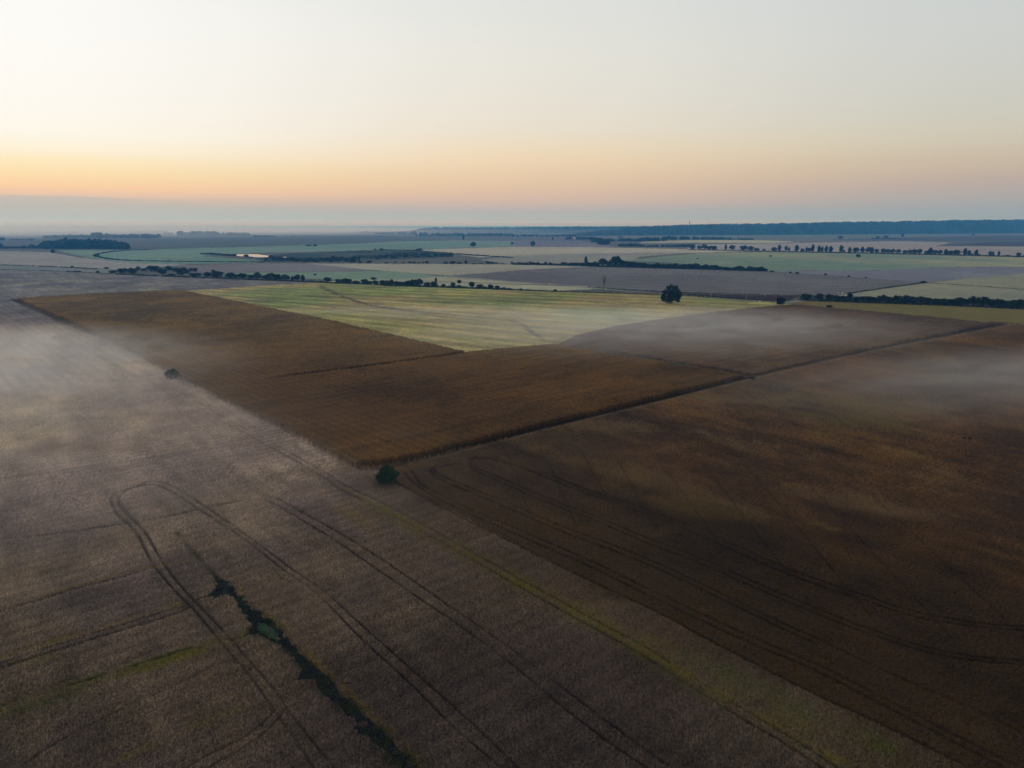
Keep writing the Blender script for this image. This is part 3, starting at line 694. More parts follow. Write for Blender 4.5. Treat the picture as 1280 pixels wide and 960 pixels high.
ONES = 'first second third fourth fifth sixth seventh eighth ninth tenth eleventh twelfth thirteenth fourteenth fifteenth sixteenth seventeenth eighteenth nineteenth'.split()
TENS = {20: 'twent', 30: 'thirt', 40: 'fort', 50: 'fift', 60: 'sixt', 70: 'sevent', 80: 'eight'}
def ordinal(n):
    if n < 20: return ONES[n - 1]
    t = n // 10 * 10
    return TENS[t] + 'ieth' if n == t else TENS[t] + 'y-' + ONES[n % 10 - 1]
def row(items, where, group, noun='tree', parts=True, tall=7.5):
    items = sorted(items, key=lambda q: q[0])
    for n, it in enumerate(items):
        px, py, w, h = it[:4]
        kind = it[4] if len(it) > 4 else ('tall' if h > w * 1.15 else 'bush' if h < w * 0.62 else random.choice(['round', 'bush', 'bush']))
        look = 'slim upright' if kind == 'tall' else 'low spreading' if h < w * 0.5 else 'tall' if h > tall else 'bushy'
        nm = 'bush' if noun == 'bush' else 'tree'
        plant(nm, f'{ordinal(n + 1)} from left {where}, {look} {nm}', nm, group, px, py, w, h, kind, n, parts)

HEDGE_LEFT = [(141, 342, 8, 4.5), (153, 342, 12, 7.5), (166, 342.5, 11, 8), (173, 338.5, 5, 5), (180, 339, 7, 4), (193, 339.5, 15, 8), (203.5, 344, 10, 8), (211, 339, 8, 6), (218, 339, 8, 5), (214, 345, 9, 3), (229, 345.3, 15, 10.5), (239, 340, 6, 4.5), (244, 340, 5, 5.5), (245, 345.8, 14, 5), (259, 346.3, 10, 6.5), (266, 340, 4, 3), (271, 347, 14, 8.5), (287, 347.8, 10, 7.5), (295, 348, 6, 5), (304, 348.4, 10, 7.5), (314, 349, 9, 6), (322, 349, 9, 8), (331, 349.5, 8, 5), (338, 350, 14, 9), (347, 350.2, 10, 8), (357, 350.6, 10, 7), (366, 351, 4, 5), (372, 351.3, 7, 7.5), (379, 351.5, 5, 6.5), (394, 344.5, 3, 2.5), (401, 353, 5, 2), (410, 352.6, 8, 6.5), (423, 354, 7, 5), (430, 354.3, 8, 7), (437, 354.6, 8, 6), (446, 355, 9, 4.5), (456, 355.5, 9, 7), (462, 355.7, 8, 5), (467, 350, 7, 3.5), (470, 356, 7, 6), (478, 356.3, 8, 6.5), (483, 356.5, 6, 5.5), (489, 356.8, 7, 7.5), (497, 357, 9, 6), (503, 357.3, 6, 5), (509, 357.5, 8, 7.5), (515, 357.8, 6, 7), (522, 358, 11, 10), (534, 358.3, 9, 6), (543, 358.7, 8, 7.5), (545, 353, 3, 5, 'tall'), (554, 359, 5, 4.5), (566, 359.2, 6, 6.5), (574, 359.4, 6, 3.5), (574, 355, 5, 5), (590, 360, 8, 7), (600, 360.5, 9, 5.5), (606, 360.8, 5, 3), (613, 361.3, 7, 6), (622, 361.6, 6, 5), (630, 362, 6, 3), (637, 362.4, 6, 2.6), (651, 363, 4, 2.6), (660, 363.5, 5, 2.2), (694, 364.6, 4, 3.2)]
HEDGE_RIGHT = [(1007.5, 374.8, 14, 8), (1024, 375.2, 11, 7.5), (1036.5, 375.6, 10, 7.5), (1046, 376.2, 9, 7.5), (1053, 376.6, 9, 7.5), (1062, 377, 7, 9.5), (1070, 377.2, 9, 6.5), (1079, 377.5, 9, 6.5), (1086, 378, 10, 7.5), (1094, 378.3, 9, 7), (1103, 378.6, 11, 9.5), (1112, 379, 10, 8.5), (1121, 379.3, 10, 9.5), (1130, 379.8, 15, 11.5), (1141, 380, 11, 9.5), (1150, 380.2, 11, 9), (1160, 380.5, 11, 9), (1170, 381, 11, 8.5), (1180, 381.4, 12, 8.5), (1190, 381.8, 12, 9), (1200, 382.2, 13, 11), (1208, 382.5, 9, 8), (1217, 383, 13, 12), (1228, 383.3, 12, 11.5), (1238, 383.6, 11, 9.5), (1248, 384.3, 13, 11.5), (1259, 384.8, 10, 9), (1270, 385.3, 14, 12), (1281, 386, 11, 10.5), (1293, 386.5, 12, 11)]
HEDGE_THORN = [(640, 329.6, 3, 2.5), (644, 330, 2.5, 2), (649, 330, 5, 2.5), (654, 330, 4, 2), (658.5, 330, 3.5, 2.5), (663.5, 330.2, 5, 3.5), (668, 330.4, 4, 2.5), (672.5, 330.5, 5, 3), (677, 330.5, 3, 1.6), (682, 330.7, 5, 3.2), (688, 330.8, 5, 2.8), (696, 331, 6, 1.6), (705, 331.5, 9, 4), (714, 332, 9, 4), (721, 332.3, 9, 4.2), (728, 332.5, 8, 4.6), (732.5, 331.5, 4, 9), (738, 332.8, 9, 5.2), (745, 333, 10, 6), (753.5, 333, 10, 9), (761, 333.2, 8, 7), (770, 333.4, 13, 14.5), (777, 333.6, 9, 9), (784, 333.8, 10, 8), (791, 334, 10, 7.2), (798, 334.2, 9, 6.5), (804, 334.5, 9, 6), (812, 334.7, 9, 5), (818, 335, 8, 5.2), (822, 335, 7, 6), (829, 335.2, 8, 5), (836.5, 335.4, 8, 6), (844.5, 335.6, 7, 7), (851, 335.8, 8, 5.5), (856, 336, 8, 6.2), (863, 336.2, 8, 7), (870, 336.4, 8, 7), (876, 336.6, 8, 5), (882, 336.8, 8, 6.5), (889, 337, 8, 5), (894, 337, 7, 6.2), (900, 337.2, 8, 4.6), (908, 337.5, 8, 4.2), (916, 337.8, 8, 4), (924, 338, 10, 6), (931, 338.2, 6, 3.4), (938, 338.5, 10, 5.8), (949, 339, 10, 6), (956, 339.2, 6, 4)]
POPLARS = [(865, 311.8, 9, 6), (874, 311.8, 6, 4.5), (880, 312.2, 7, 6.5), (887, 312.4, 8, 5.5), (893, 312.5, 6, 5.5), (907, 312.5, 3, 5.5), (915, 312.8, 7, 6), (929, 313.3, 8, 7), (938, 313.4, 7, 6), (946, 313.6, 6, 4), (955, 313.8, 4, 3), (967.5, 314.2, 7, 5.5), (974, 314, 4, 6.5), (982.5, 313.5, 4, 5), (986, 314, 3, 4), (995.5, 314.4, 5, 6.5), (1003, 314.5, 5, 4), (1008, 314.5, 3, 4.8), (1012, 314.8, 5, 5.2), (1015.5, 314.8, 4, 7.5), (1023.5, 315, 4, 6.5), (1027.5, 315.2, 3.5, 5.8), (1032.5, 315.3, 4, 6.5), (1038, 315.3, 5, 6.2), (1051, 315.4, 5, 7.2), (1055, 315.6, 3, 3), (1062, 315.8, 4.5, 5.6), (1070, 315.8, 8, 6.8), (1078, 316, 5, 6), (1085, 316.3, 6, 6.8), (1089.5, 316.4, 5, 6), (1096, 316.4, 5, 5.6), (1104, 316.5, 6, 6.2), (1109.5, 316.8, 6, 5), (1116, 317, 6, 5.6), (1122.5, 317.2, 6, 6), (1131, 317.4, 6, 5), (1136.5, 317.6, 5, 5.2), (1142.5, 317.8, 6, 6.4), (1149, 318, 6, 6.2), (1158, 318.2, 6, 5.2), (1162.5, 318.3, 6, 7.2), (1168, 318.4, 6, 6), (1174.5, 318.6, 6, 5.6), (1182, 318.8, 5, 5.8), (1187.5, 319, 6, 6.4), (1196, 319.2, 9, 7), (1206, 319.4, 5, 7.6), (1211, 319.5, 4, 5.6), (1215, 319.5, 3, 3), (1220, 319.8, 4.5, 6.2), (1224, 319.8, 2.5, 2.2), (1237.5, 319.9, 4, 5), (1241, 319.9, 3, 4.4), (1248, 320, 3, 5.2), (1260, 320.4, 5, 2), (1273, 320.8, 5.5, 5.4), (1281, 321, 4, 3)]
THORNS = [(483, 329.5, 6, 1.6), (494, 329.4, 2.6, 2.8), (504, 329.4, 2.6, 1.6), (512.5, 329.6, 3.2, 2.6), (517.5, 329.6, 5, 2.8), (523.5, 329.6, 2.6, 2.2), (529, 329.8, 3, 2.6), (533.5, 329.8, 4.2, 3.2), (557, 329.8, 5.5, 2.8), (565.5, 329.8, 7, 3.6), (573, 329.9, 5, 2.6), (576.5, 329.9, 2.5, 2), (582.5, 330, 3.2, 3.8), (592, 330, 5, 1.2), (601, 330, 6, 1.3), (610, 330, 5, 3.6), (615, 330, 5, 3), (620, 330, 2.8, 2.2), (629, 330, 2.4, 1.2)]
MARSH = [(253, 318, 5, 2), (258, 318.3, 5, 2.5), (263, 318.6, 6, 3), (268, 319, 6, 3), (274, 319.3, 6, 3), (280, 319.7, 6, 2.8), (286, 320.2, 6, 2.8), (292, 320.6, 6, 3.4), (308, 321.8, 6, 4), (313, 322.6, 5, 2), (339, 322.5, 5, 3.5), (344, 324.5, 7, 4), (350, 325, 8, 4.5), (357, 325.5, 7, 4), (365, 326, 7, 4.6), (372, 327, 6, 3), (381, 327.6, 7, 2.6), (388, 327, 7, 5), (395, 328, 7, 2.6), (403, 326, 8, 4), (411, 326, 7, 4), (418, 326, 10, 6), (427, 326, 9, 5.4), (414, 328.6, 4, 3), (441, 328.8, 8, 6), (445, 323.5, 3.5, 3), (450, 329, 4.5, 2.4), (461, 328.8, 6, 3), (472, 324, 5, 2.6), (477, 313.5, 5, 3.4), (469, 312.6, 2.5, 2), (492, 323.5, 6, 3), (506, 322, 6, 3.6), (521, 322, 6, 2.8), (524, 313.8, 7, 3.6), (519, 314, 4, 2), (560, 318.6, 8, 1.8), (590, 319.5, 5, 1.6), (596, 319.7, 5, 1.8), (603, 320, 4, 1.4)]
random.seed(21)
row(HEDGE_LEFT, 'in the hedgerow behind the pale field and meadow', 'hedgerow trees behind the pale field and meadow')
row(HEDGE_RIGHT, 'in the dark hedge above the yellow strip', 'trees of the dark hedge above the yellow strip', tall=9)
row(HEDGE_THORN, 'in the thorn hedge behind the purple plough', 'trees of the thorn hedge behind the purple plough', tall=8)
row(POPLARS, 'in the far row behind the yellow green meadow', 'far tree row behind the yellow green meadow', parts=False, tall=6)
row(THORNS, 'along the beige field edge beyond the plough', 'small thorn bushes along the beige field edge', 'bush', parts=False)
row(MARSH, 'of the marsh bushes around the pond', 'bushes of the marsh around the pond', 'bush', parts=False)
for a in [
    ('lone round tree on the teal meadow before the low ridge', 591.5, 309.3, 7, 6, 'round'),
    ('thin upright far tree near the foot of the low ridge', 579.3, 299.8, 2.6, 5, 'tall'),
    ('lone egg-shaped tree on the far violet plough', 666.3, 309, 5.4, 7.5, 'round'),
    ('small tree at the edge of the teal meadow and violet plough', 640, 306.2, 3, 3.4, 'round'),
    ('tiny upright tree on the far violet plough edge', 691, 300, 2, 3, 'tall'),
    ('lone spreading tree on pale grassland under the ridge', 1050.5, 298.8, 6, 4, 'bush'),
    ('small round tree at the far grey tree clump', 1097, 297.5, 5, 2.4, 'bush'),
    ('broad tree topping the far clump under the ridge', 1107.5, 297.4, 6, 3.2, 'bush'),
    ('upright tree beside the far clump under the ridge', 1128, 296.8, 3, 4.5, 'tall'),
    ('tiny dark tree on the violet plough under the ridge', 1216, 295, 3, 2.6, 'round'),
    ('dark round tree standing in the yellow green meadow', 1073, 321.8, 6, 4, 'bush'),
    ('small bush in the yellow part of the meadow', 963, 321, 3.5, 2, 'bush'),
    ('tiny bush on the pale headland of the meadow', 872, 324, 2.4, 1.6, 'bush'),
    ('bush at the corner of purple plough and olive pasture', 1154, 354.2, 7, 3.4, 'bush'),
    ('low bush on the plough edge near the thorn hedge end', 965, 340, 5, 1.8, 'bush'),
    ('small bush on upper plough edge just left of the round one', 988, 341.6, 3, 2.2, 'bush'),
    ('round bush on the upper plough edge by the green meadow', 996.5, 342.5, 3.4, 2.8, 'bush'),
    ('bush midway along the upper plough edge', 1032, 344.4, 3, 2.8, 'bush'),
    ('bush further along the upper plough edge past the middle', 1061, 346.6, 3, 2.2, 'bush'),
    ('last small bush on the upper plough edge', 1082, 348, 2.6, 1.8, 'bush'),
    ('lone tree in front of the far blue wood', 66.8, 317.4, 5, 5.4, 'round'),
    ('dark bush on the grey tilled strip behind the hedgerow', 90, 335, 4, 2.8, 'bush'),
    ('tiny bush just past the dark bush on the tilled strip', 96, 335.6, 2.4, 1.6, 'bush'),
    ('low wide bush clump on the pinkish field edge', 133, 336, 6, 2.2, 'bush'),
    ('first low bush at the far edge of the pale field', 85.5, 340.2, 3.6, 2, 'bush'),
    ('second low bush at the far edge of the pale field', 93, 340.4, 3.6, 2.2, 'bush'),
    ('third low bush at the far edge of the pale field', 99, 340.6, 4.4, 2.4, 'bush'),
    ('bush standing alone before the hedgerow at the pale field', 122.5, 341.5, 4, 3.2, 'bush'),
    ('small wood clump in the middle of the blue green meadow', 394, 308, 5, 2.6, 'bush'),
    ('low tail of the clump in the blue green meadow', 386, 307.6, 8, 1.8, 'bush'),
]:
    plant('tree' if 'tree' in a[0] else 'bush', a[0], 'tree' if 'tree' in a[0] else 'bush', None, a[1], a[2], a[3], a[4], a[5], random.randint(0, 5), parts=False)

# the lone dark tree in the meadow and the four field-corner bushes, with more leaves
def big_plant(name, label, cat, px, py, w, h, kind, n, leaf, mat, seed, bottom, z0=0.0):
    g = at(px, py); m = mpp(px, py)
    e = bpy.data.objects.new(name, None); C.objects.link(e); e.location = (g[0], g[1], z0)
    e.scale = (w * m * 1.12, w * m * 1.12, h * m * 1.1); e.empty_display_size = 0.1
    link('crown', crown_mesh(kind, n, leaf, mat, seed, bottom), e)
    link('trunk', trunk_mesh(kind, np.random.default_rng(seed)), e)
    return tag(e, label, cat)
def oak():
    g = at(838.5, 379.5); m = mpp(838.5, 379.5)
    e = bpy.data.objects.new('tree', None); C.objects.link(e); e.location = (g[0], g[1], 0.15)
    r = np.random.default_rng(4)
    W, HT = 23.5 * m, 23 * m
    lobes = [(-0.1, 0, 0.42, 0.38, 0.36, 0.38, 0.28), (0.12, 0, 0.6, 0.36, 0.34, 0.34, 0.26), (-0.12, 0, 0.2, 0.28, 0.3, 0.2, 0.14), (0.3, 0, 0.32, 0.17, 0.25, 0.22, 0.1)]
    for x, z, s in [(-.34, .62, .13), (-.40, .40, .12), (-.36, .2, .12), (-.22, .84, .12), (-.02, .9, .12), (.2, .86, .13), (.34, .7, .13), (.4, .5, .13), (.42, .3, .11), (.38, .14, .09), (-.44, .3, .08), (.46, .36, .07)]:
        lobes.append((x, r.uniform(-.2, .2), z, s, s * 1.3, s, 0.045))
    p = crown_points(5200, r, lobes, 0.02)
    p = p[~((np.abs(p[:, 0] - 0.2) < 0.05) & (p[:, 2] < 0.14))]
    p = p * np.array([W, W, HT])
    v, q = leaf_quads(p, 0.5, r)
    link('crown', np_mesh('crown', v, q, LEAF_OAK), e)
    tv, tf = [], []
    tube(tv, tf, [(-.6, 0, -.3), (-.5, 0, 4), (0, 0, 9), (.5, .3, 14)], [.55, .42, .3, .12], 8)
    for k in range(6):
        a = k * 1.05; tube(tv, tf, [(-.4, 0, 4 + k), (math.cos(a) * 3, math.sin(a) * 3, 7 + k), (math.cos(a) * 6, math.sin(a) * 6, 9 + 1.2 * k)], [.22, .15, .05], 6)
    mesh_obj('trunk', tv, tf, BARK, e)
    return tag(e, 'lone dark leafy tree standing in the misty yellow green meadow', 'tree')
oak()
big_plant('bush', 'round dark bush at the near corner of the tall brown crop', 'bush', 483.5, 605, 31, 24, 'bush', 5200, 0.036, LEAF_BUSH, 51, 0.0)
big_plant('bush', 'dark bush on the misty edge of the tall brown crop', 'bush', 215.5, 474, 18, 14, 'bush', 2600, 0.05, LEAF_BUSH, 52, 0.0)
big_plant('bush', 'dark bush beside the farm road at the stubble strip tip', 'bush', 975.5, 380.8, 12, 10, 'bush', 1400, 0.075, LEAF_OAK, 53, 0.0)
big_plant('bush', 'small dark heap of scrub on the crop edge under the dark hedge', 'bush', 1036.5, 384.2, 9, 3, 'bush', 500, 0.09, LEAF_BUSH, 54, 0.0)
big_plant('bush', 'scrub tuft where farm path meets the dark track', 'bush', 940, 475, 9, 5, 'bush', 500, 0.09, LEAF_BUSH, 55, 0.0)

# the bare dead tree beside the farm road
def bare_tree():
    g = at(754.5, 361.8); m = mpp(754.5, 361.8)
    e = bpy.data.objects.new('bare_tree', None); C.objects.link(e); e.location = (g[0], g[1], 0)
    s = 18.5 * m
    v, f = [], []
    tube(v, f, [(0, 0, -.2), (0.02 * s, 0, .2 * s), (0, 0, .42 * s), (.02 * s, 0, .62 * s)], [.45, .36, .28, .16], 7)
    mesh_obj('trunk', v, f, DEADWOOD, e)
    r = random.Random(5)
    for k in range(9):
        a = r.uniform(0, 6.28); sp = r.uniform(.08, .2); z0 = r.uniform(.2, .45); z1 = r.uniform(.7, 1.0)
        v, f = [], []
        c, d = math.cos(a) * sp * s, math.sin(a) * sp * s
        tube(v, f, [(0, 0, z0 * s), (c * .7, d * .7, (z0 * .6 + z1 * .4) * s), (c, d, z1 * s)], [.24, .17, .06], 5)
        for q in range(3):
            t = r.uniform(.4, .9); b = a + r.uniform(-1.5, 1.5)
            x, y, z = c * t, d * t, (z0 + (z1 - z0) * t) * s
            tube(v, f, [(x, y, z), (x + math.cos(b) * .05 * s, y + math.sin(b) * .05 * s, z + .1 * s)], [.11, .04], 4)
        mesh_obj('branch', v, f, BARK, e)
    tag(e, 'bare leafless tree with upright branches beside the farm road', 'tree')
bare_tree()

# low clipped hedge and other long hedges
def hedge(px, hgt, width, label, step=0.55, leaf=0.45, gaps=0.15, mat=LEAF, seed=1):
    g = ground_line(px, 1)
    r = np.random.default_rng(seed)
    seg = np.linalg.norm(np.diff(g, axis=0), axis=1)
    n = int(seg.sum() / step)
    t = np.sort(r.uniform(0, seg.sum(), n)); cs = np.concatenate([[0], np.cumsum(seg)])
    x = np.interp(t, cs, g[:, 0]); y = np.interp(t, cs, g[:, 1])
    keep = vnoise(t / 9, t * 0, seed) > gaps
    hv = hgt * (0.55 + 0.9 * vnoise(t / 5, t * 0 + 3, seed + 4))
    p = np.stack([x + r.normal(0, width / 2.5, n), y + r.normal(0, width / 2.5, n), r.uniform(0.05, 1, n) * hv], 1)[keep]
    v, q = leaf_quads(p, leaf, r)
    return tag(link('hedge', np_mesh('hedge', v, q, mat)), label, 'hedge')
hedge([(478, 357.8), (560, 360), (640, 363.2), (700, 365.2), (760, 366.9), (830, 369), (872, 371)], 1.6, 2.4, 'long low dark hedge along the top edge of the misty meadow', .1, .5, .05, LEAF_OAK, 1)
hedge([(860, 367), (920, 369.3), (1000, 371)], 1.8, 2.0, 'low dark hedge below the purple plough by the farm road', .1, .5, .05, LEAF_OAK, 2)
hedge([(872, 371.5), (920, 374.5), (968, 377.8)], 1.6, 2.0, 'low dark hedge between brown headland and meadow tip', .1, .5, .05, LEAF_OAK, 3)
hedge([(735, 359.5), (770, 362), (800, 364), (862, 367)], 1.3, 1.6, 'low dark hedge below the bare tree', .12, .5, .1, LEAF_OAK, 4)
hedge([(145, 343.5), (250, 348), (380, 352.8), (480, 357), (560, 359.6), (640, 362.8)], 2.3, 3.5, 'thin scrubby hedge bottom under the left hedgerow', .06, .6, .12, LEAF, 5)
hedge([(999, 376), (1060, 378.2), (1130, 380.6), (1200, 383), (1300, 388)], 4.2, 4, 'dense dark hedge bottom above the yellow strip', .04, .6, .0, LEAF_OAK, 6)
hedge([(640, 331), (700, 332), (760, 334), (830, 335.8), (900, 337.6), (958, 339.5)], 3.6, 5, 'dense scrub under the thorn hedge behind the plough', .05, .8, .1, LEAF_OAK, 7)
hedge([(860, 312.5), (960, 314.8), (1120, 317.7), (1285, 321.7)], 3.0, 6, 'low scrub under the far row of trees', .12, 1.1, .05, LEAF, 8)
hedge([(190, 312.4), (150, 313.6), (125, 317), (118, 319.5), (124, 322), (140, 324.5), (160, 326), (200, 327), (260, 327.6), (330, 328)], 2.0, 7, 'curved dark hedge ringing the far teal pasture', .22, 1.2, .22, LEAF_OAK, 9)
hedge([(0, 331.5), (40, 332.6), (80, 334.4), (130, 337)], 1.4, 3, 'thin dark hedge above the grey tilled strip', .2, .8, .25, LEAF, 10)
hedge([(0, 337.6), (60, 339), (140, 342.8)], 1.2, 3, 'thin hedge at the far end of the pale field', .2, .7, .3, LEAF, 11)
hedge([(1156, 354), (1200, 356.5), (1280, 362.5), (1330, 366)], 1.1, 1.6, 'thin dark fence line of scrub across the olive pasture', .15, .5, .1, LEAF, 12)
hedge([(1060, 367.5), (1100, 361.3), (1154, 354)], 1.1, 3, 'low scrub edging the purple plough by the olive pasture', .15, .6, .1, LEAF, 13)
hedge([(480, 312.6), (520, 314), (560, 317), (600, 320), (640, 322.5)], 2.2, 7, 'thin scrub hedge at the back of the marsh', .2, 1.2, .1, LEAF, 14)

# far woods that read as one mass
def woods(label, spans, seed, mat=WOODS, density=1.0):
    """spans: (x0, x1, base row, top row left, top row right, depth in pixels of ground)"""
    r = np.random.default_rng(seed)
    P, sizes = [], []
    for (x0, x1, yb, t0, t1, dep) in spans:
        m = mpp((x0 + x1) / 2, yb)
        n = int(max(4, (x1 - x0) * (1.2 + dep * 1.2) * density))
        for _ in range(n):
            px = r.uniform(x0, x1); py = yb - r.uniform(0, dep)
            g = at(px, py)
            mm = mpp(px, py)
            top = (t0 + (t1 - t0) * (px - x0) / (x1 - x0 + 1e-6))
            hgt = max(1.0, (yb - top)) * m * r.uniform(0.45, 1.12)
            wd = hgt * r.uniform(0.5, 0.9)
            k = 46
            d = r.normal(size=(k, 3)); d /= np.linalg.norm(d, axis=1)[:, None]
            q = d * (r.uniform(0.2, 1, (k, 1)) ** 0.4) * np.array([wd * .5, wd * .5, hgt * .5]) + np.array([g[0], g[1], hgt * .5])
            P.append(q); sizes.append(np.full(k, 0.14 * hgt + 0.3))
    P = np.concatenate(P); sz = np.concatenate(sizes)
    v, q = leaf_quads(P, 1.0, r)
    c = np.repeat(P, 4, 0); v = c + (v - c) * np.repeat(sz, 4)[:, None]
    return tag(link('woods', np_mesh('woods', v, q, mat)), label, 'woods', kind='stuff')
woods('blue wood block behind the pinkish stubble field', [(52, 80, 311.5, 303, 300.5, 2), (80, 140, 311.5, 300, 301, 2.5), (140, 162, 312, 302, 305, 2), (0, 55, 311, 308.5, 307.5, 1), (-60, 4, 310.5, 305, 304.5, 1), (36, 45, 310.5, 306, 306, .5), (48, 60, 309.5, 305.5, 304.5, .5)], 1)
woods('paler wood strip behind the blue wood block', [(55, 90, 298, 294.5, 293.5, .6), (90, 115, 298, 293.5, 294, .6), (115, 135, 298, 291, 291.5, .6), (135, 200, 298, 293, 292.5, .6), (-10, 5, 301, 296, 297, .6), (12, 42, 300.5, 299, 298.5, .4)], 2)
woods('faint long wood near the hazy horizon', [(-60, 40, 292.3, 290.2, 290, .4), (40, 160, 292, 289, 289.2, .4), (160, 210, 292, 288.8, 288, .4)], 3)
woods('hazy wood strip beyond the violet plough', [(206, 216, 293.8, 290.5, 290.5, .4), (222, 270, 295, 289, 289.5, .6), (270, 312, 295, 290.5, 291, .6), (316, 345, 296.5, 294, 294.5, .4), (356, 420, 296, 294.5, 295, .3), (420, 480, 296, 294.8, 294.8, .3)], 4)
woods('low wood at the foot of the low ridge', [(448, 470, 292, 288.6, 289.5, .4), (470, 520, 293.5, 290.5, 289.5, .5), (520, 640, 295.5, 291, 292, .5), (640, 720, 296, 293, 294, .4)], 5)
woods('grey riverside wood running down to the plough edge', [(706, 716, 299.5, 296, 296, .5), (720, 740, 300, 296, 296.5, 1), (740, 757, 303, 297.5, 299.5, 2.5), (748, 762, 306.3, 300, 302, 3), (757, 800, 302, 298.5, 298.5, 1), (772, 796, 308.3, 305.5, 304.5, .6), (786, 802, 308.5, 304.5, 305, .6)], 6)
woods('long grey wood strip below the wooded ridge', [(796, 830, 301.5, 297.5, 296.5, .7), (830, 860, 300, 295, 296, .6), (858, 915, 300, 295.8, 297, .7), (912, 942, 300.2, 297.6, 298, .4), (772, 778, 297.5, 294.5, 294.5, .3)], 7)
woods('scattered scrub behind the far tree row', [(800, 860, 308.8, 306.5, 305.8, .6), (858, 865, 308, 305.5, 305.5, .3), (1090, 1124, 298.6, 297.2, 297, .3), (1090, 1134, 299, 298, 297.8, .3)], 8)
woods('reeds and scrub filling the marsh', [(330, 450, 327.5, 325.5, 324.5, 4), (440, 500, 323.5, 322, 321.5, 4), (480, 566, 321.8, 320, 318.8, 4), (490, 560, 317, 315.5, 316, 1.5), (438, 474, 316, 315, 315, .5)], 9, density=0.5)

# wooded ridges on the far side of the plain
def ridge(label, prof, base, depth, seed, lump):
    xs = np.array([p[0] for p in prof], float); ys = np.array([p[1] for p in prof], float)
    r = np.random.default_rng(seed)
    n = int((xs[-1] - xs[0]) * 1.6); k = 16
    V_, F_ = [], []
    X = np.linspace(xs[0], xs[-1], n)
    for i, px in enumerate(X):
        yb = np.interp(px, [b[0] for b in base], [b[1] for b in base])
        g = at(px, yb); d = g[:2] / np.linalg.norm(g[:2])
        top = np.interp(px, xs, ys)
        for j in range(k):
            t = j / (k - 1)
            rr = np.linalg.norm(g[:2]) + depth * t
            p = d * rr
            rad_ = p[1]
            full = H + (HOR - top) / F * (rad_ * CP) / CP
            s = min(1, t * 1.9)
            hgt = full * (s * (2 - s)) if j else -2
            if 0 < j: hgt += lump * (r.uniform(-.6, .6) + 1.6 * (vnoise(np.array([p[0] / 45]), np.array([p[1] / 45]), seed)[0] - .5))
            if j == k - 1: hgt = -2
            V_.append((p[0], p[1], hgt))
    for i in range(n - 1):
        for j in range(k - 1):
            a = i * k + j
            F_.append((a, a + k, a + k + 1, a + 1))
    return tag(mesh_obj('hills', V_, F_, FOREST), label, 'hills', kind='structure')
ridge('pale low wooded ridge on the horizon', [(470, 291), (500, 290), (515, 288.5), (528, 286), (540, 285.3), (560, 285.2), (600, 285.2), (640, 284.8), (700, 284.2), (760, 283.8), (800, 283.8), (900, 284)], [(470, 291.8), (560, 292), (900, 291)], 900, 3, 13)
ridge('dark blue wooded ridge along the horizon', [(690, 295), (720, 292.5), (745, 289.5), (775, 287.2), (790, 285), (805, 283.8), (840, 282.6), (880, 281.4), (900, 281), (960, 280.8), (1000, 279.8), (1040, 278.8), (1100, 278), (1130, 277.4), (1200, 276.2), (1280, 275.6), (1500, 275), (1800, 276)], [(690, 295.6), (760, 294.6), (960, 293.8), (1120, 292.8), (1280, 291.6), (1800, 290)], 700, 4, 14)
ridge('faint blue hills at the end of the plain', [(-600, 284.5), (-100, 284.3), (0, 284.2), (160, 284.4), (300, 284.6), (420, 285), (480, 285.4), (560, 285)], [(-600, 287), (0, 287), (560, 287.2)], 1500, 5, 6)

# ------------------------------------------------------------------ water, road, posts, tower
def sheet(name, label, cat, px, mat, z):
    p = [at(x, y, z) for x, y in px]
    return tag(mesh_obj(name, p, [list(range(len(p)))], mat), label, cat, kind='structure')
sheet('pond_water', 'bright pond reflecting the sky in the marsh', 'pond', [(292, 319.2), (296, 318), (310, 317.6), (322, 317.9), (334, 319.4), (340, 320.4), (334, 321.4), (322, 321.6), (310, 320.6), (300, 320.2)], WATER, 0.75)
sheet('pond_water', 'far bright sliver of lake before the low wood', 'lake', [(427, 289.2), (431, 288), (446, 287.9), (445, 289.2), (436, 289.8)], WATER, 0.6)
sheet('pond_water', 'tiny gleam of water by the riverside wood', 'pond', [(712, 298.4), (714, 297.3), (718, 297.2), (719, 298.4)], WATER, 0.6)
sheet('pond_water', 'small gleaming puddle beside the marsh pond', 'pond', [(352, 321.6), (356, 321), (359, 321.4), (355, 322)], WATER, 0.8)
p = [at(x, y, 0.42) for x, y in POOL]
tag(mesh_obj('duckweed', p, [list(range(len(p)))], varied('duckweed', (0.014, 0.034, 0.014), (0.026, 0.052, 0.024), 1.5)), 'green weed covered pool in the middle of the ditch', 'weeds', kind='stuff')

def strip(name, label, cat, px, half, mat, z):
    g = ground_line(px, 2)
    d = np.gradient(g, axis=0); d /= np.linalg.norm(d, axis=1)[:, None]
    nrm = np.stack([-d[:, 1], d[:, 0]], 1)
    v = [(*(a + b * half), z) for a, b in zip(g, nrm)] + [(*(a - b * half), z) for a, b in zip(g, nrm)]
    n = len(g)
    return tag(mesh_obj(name, v, [(i, i + 1, n + i + 1, n + i) for i in range(n - 1)], mat), label, cat, kind='structure')
strip('road', 'pale gravel farm road passing the bare tree and the meadow', 'road', [(540, 345.5), (600, 349.5), (660, 354), (710, 357.5), (745, 361), (780, 364.2), (820, 367), (850, 369.2), (900, 373.2), (950, 377), (985, 379), (1000, 376.6), (1060, 370), (1080, 366.5)], 3.5, GRAVEL, 0.62)
strip('road', 'thin reddish dirt lane behind the left hedgerow', 'road', [(520, 351.5), (560, 352.8), (600, 354), (650, 355.6), (710, 357.6)], 2.5, varied('red_dirt', (0.10, 0.062, 0.05), (0.15, 0.09, 0.07), 0.1), 0.62)

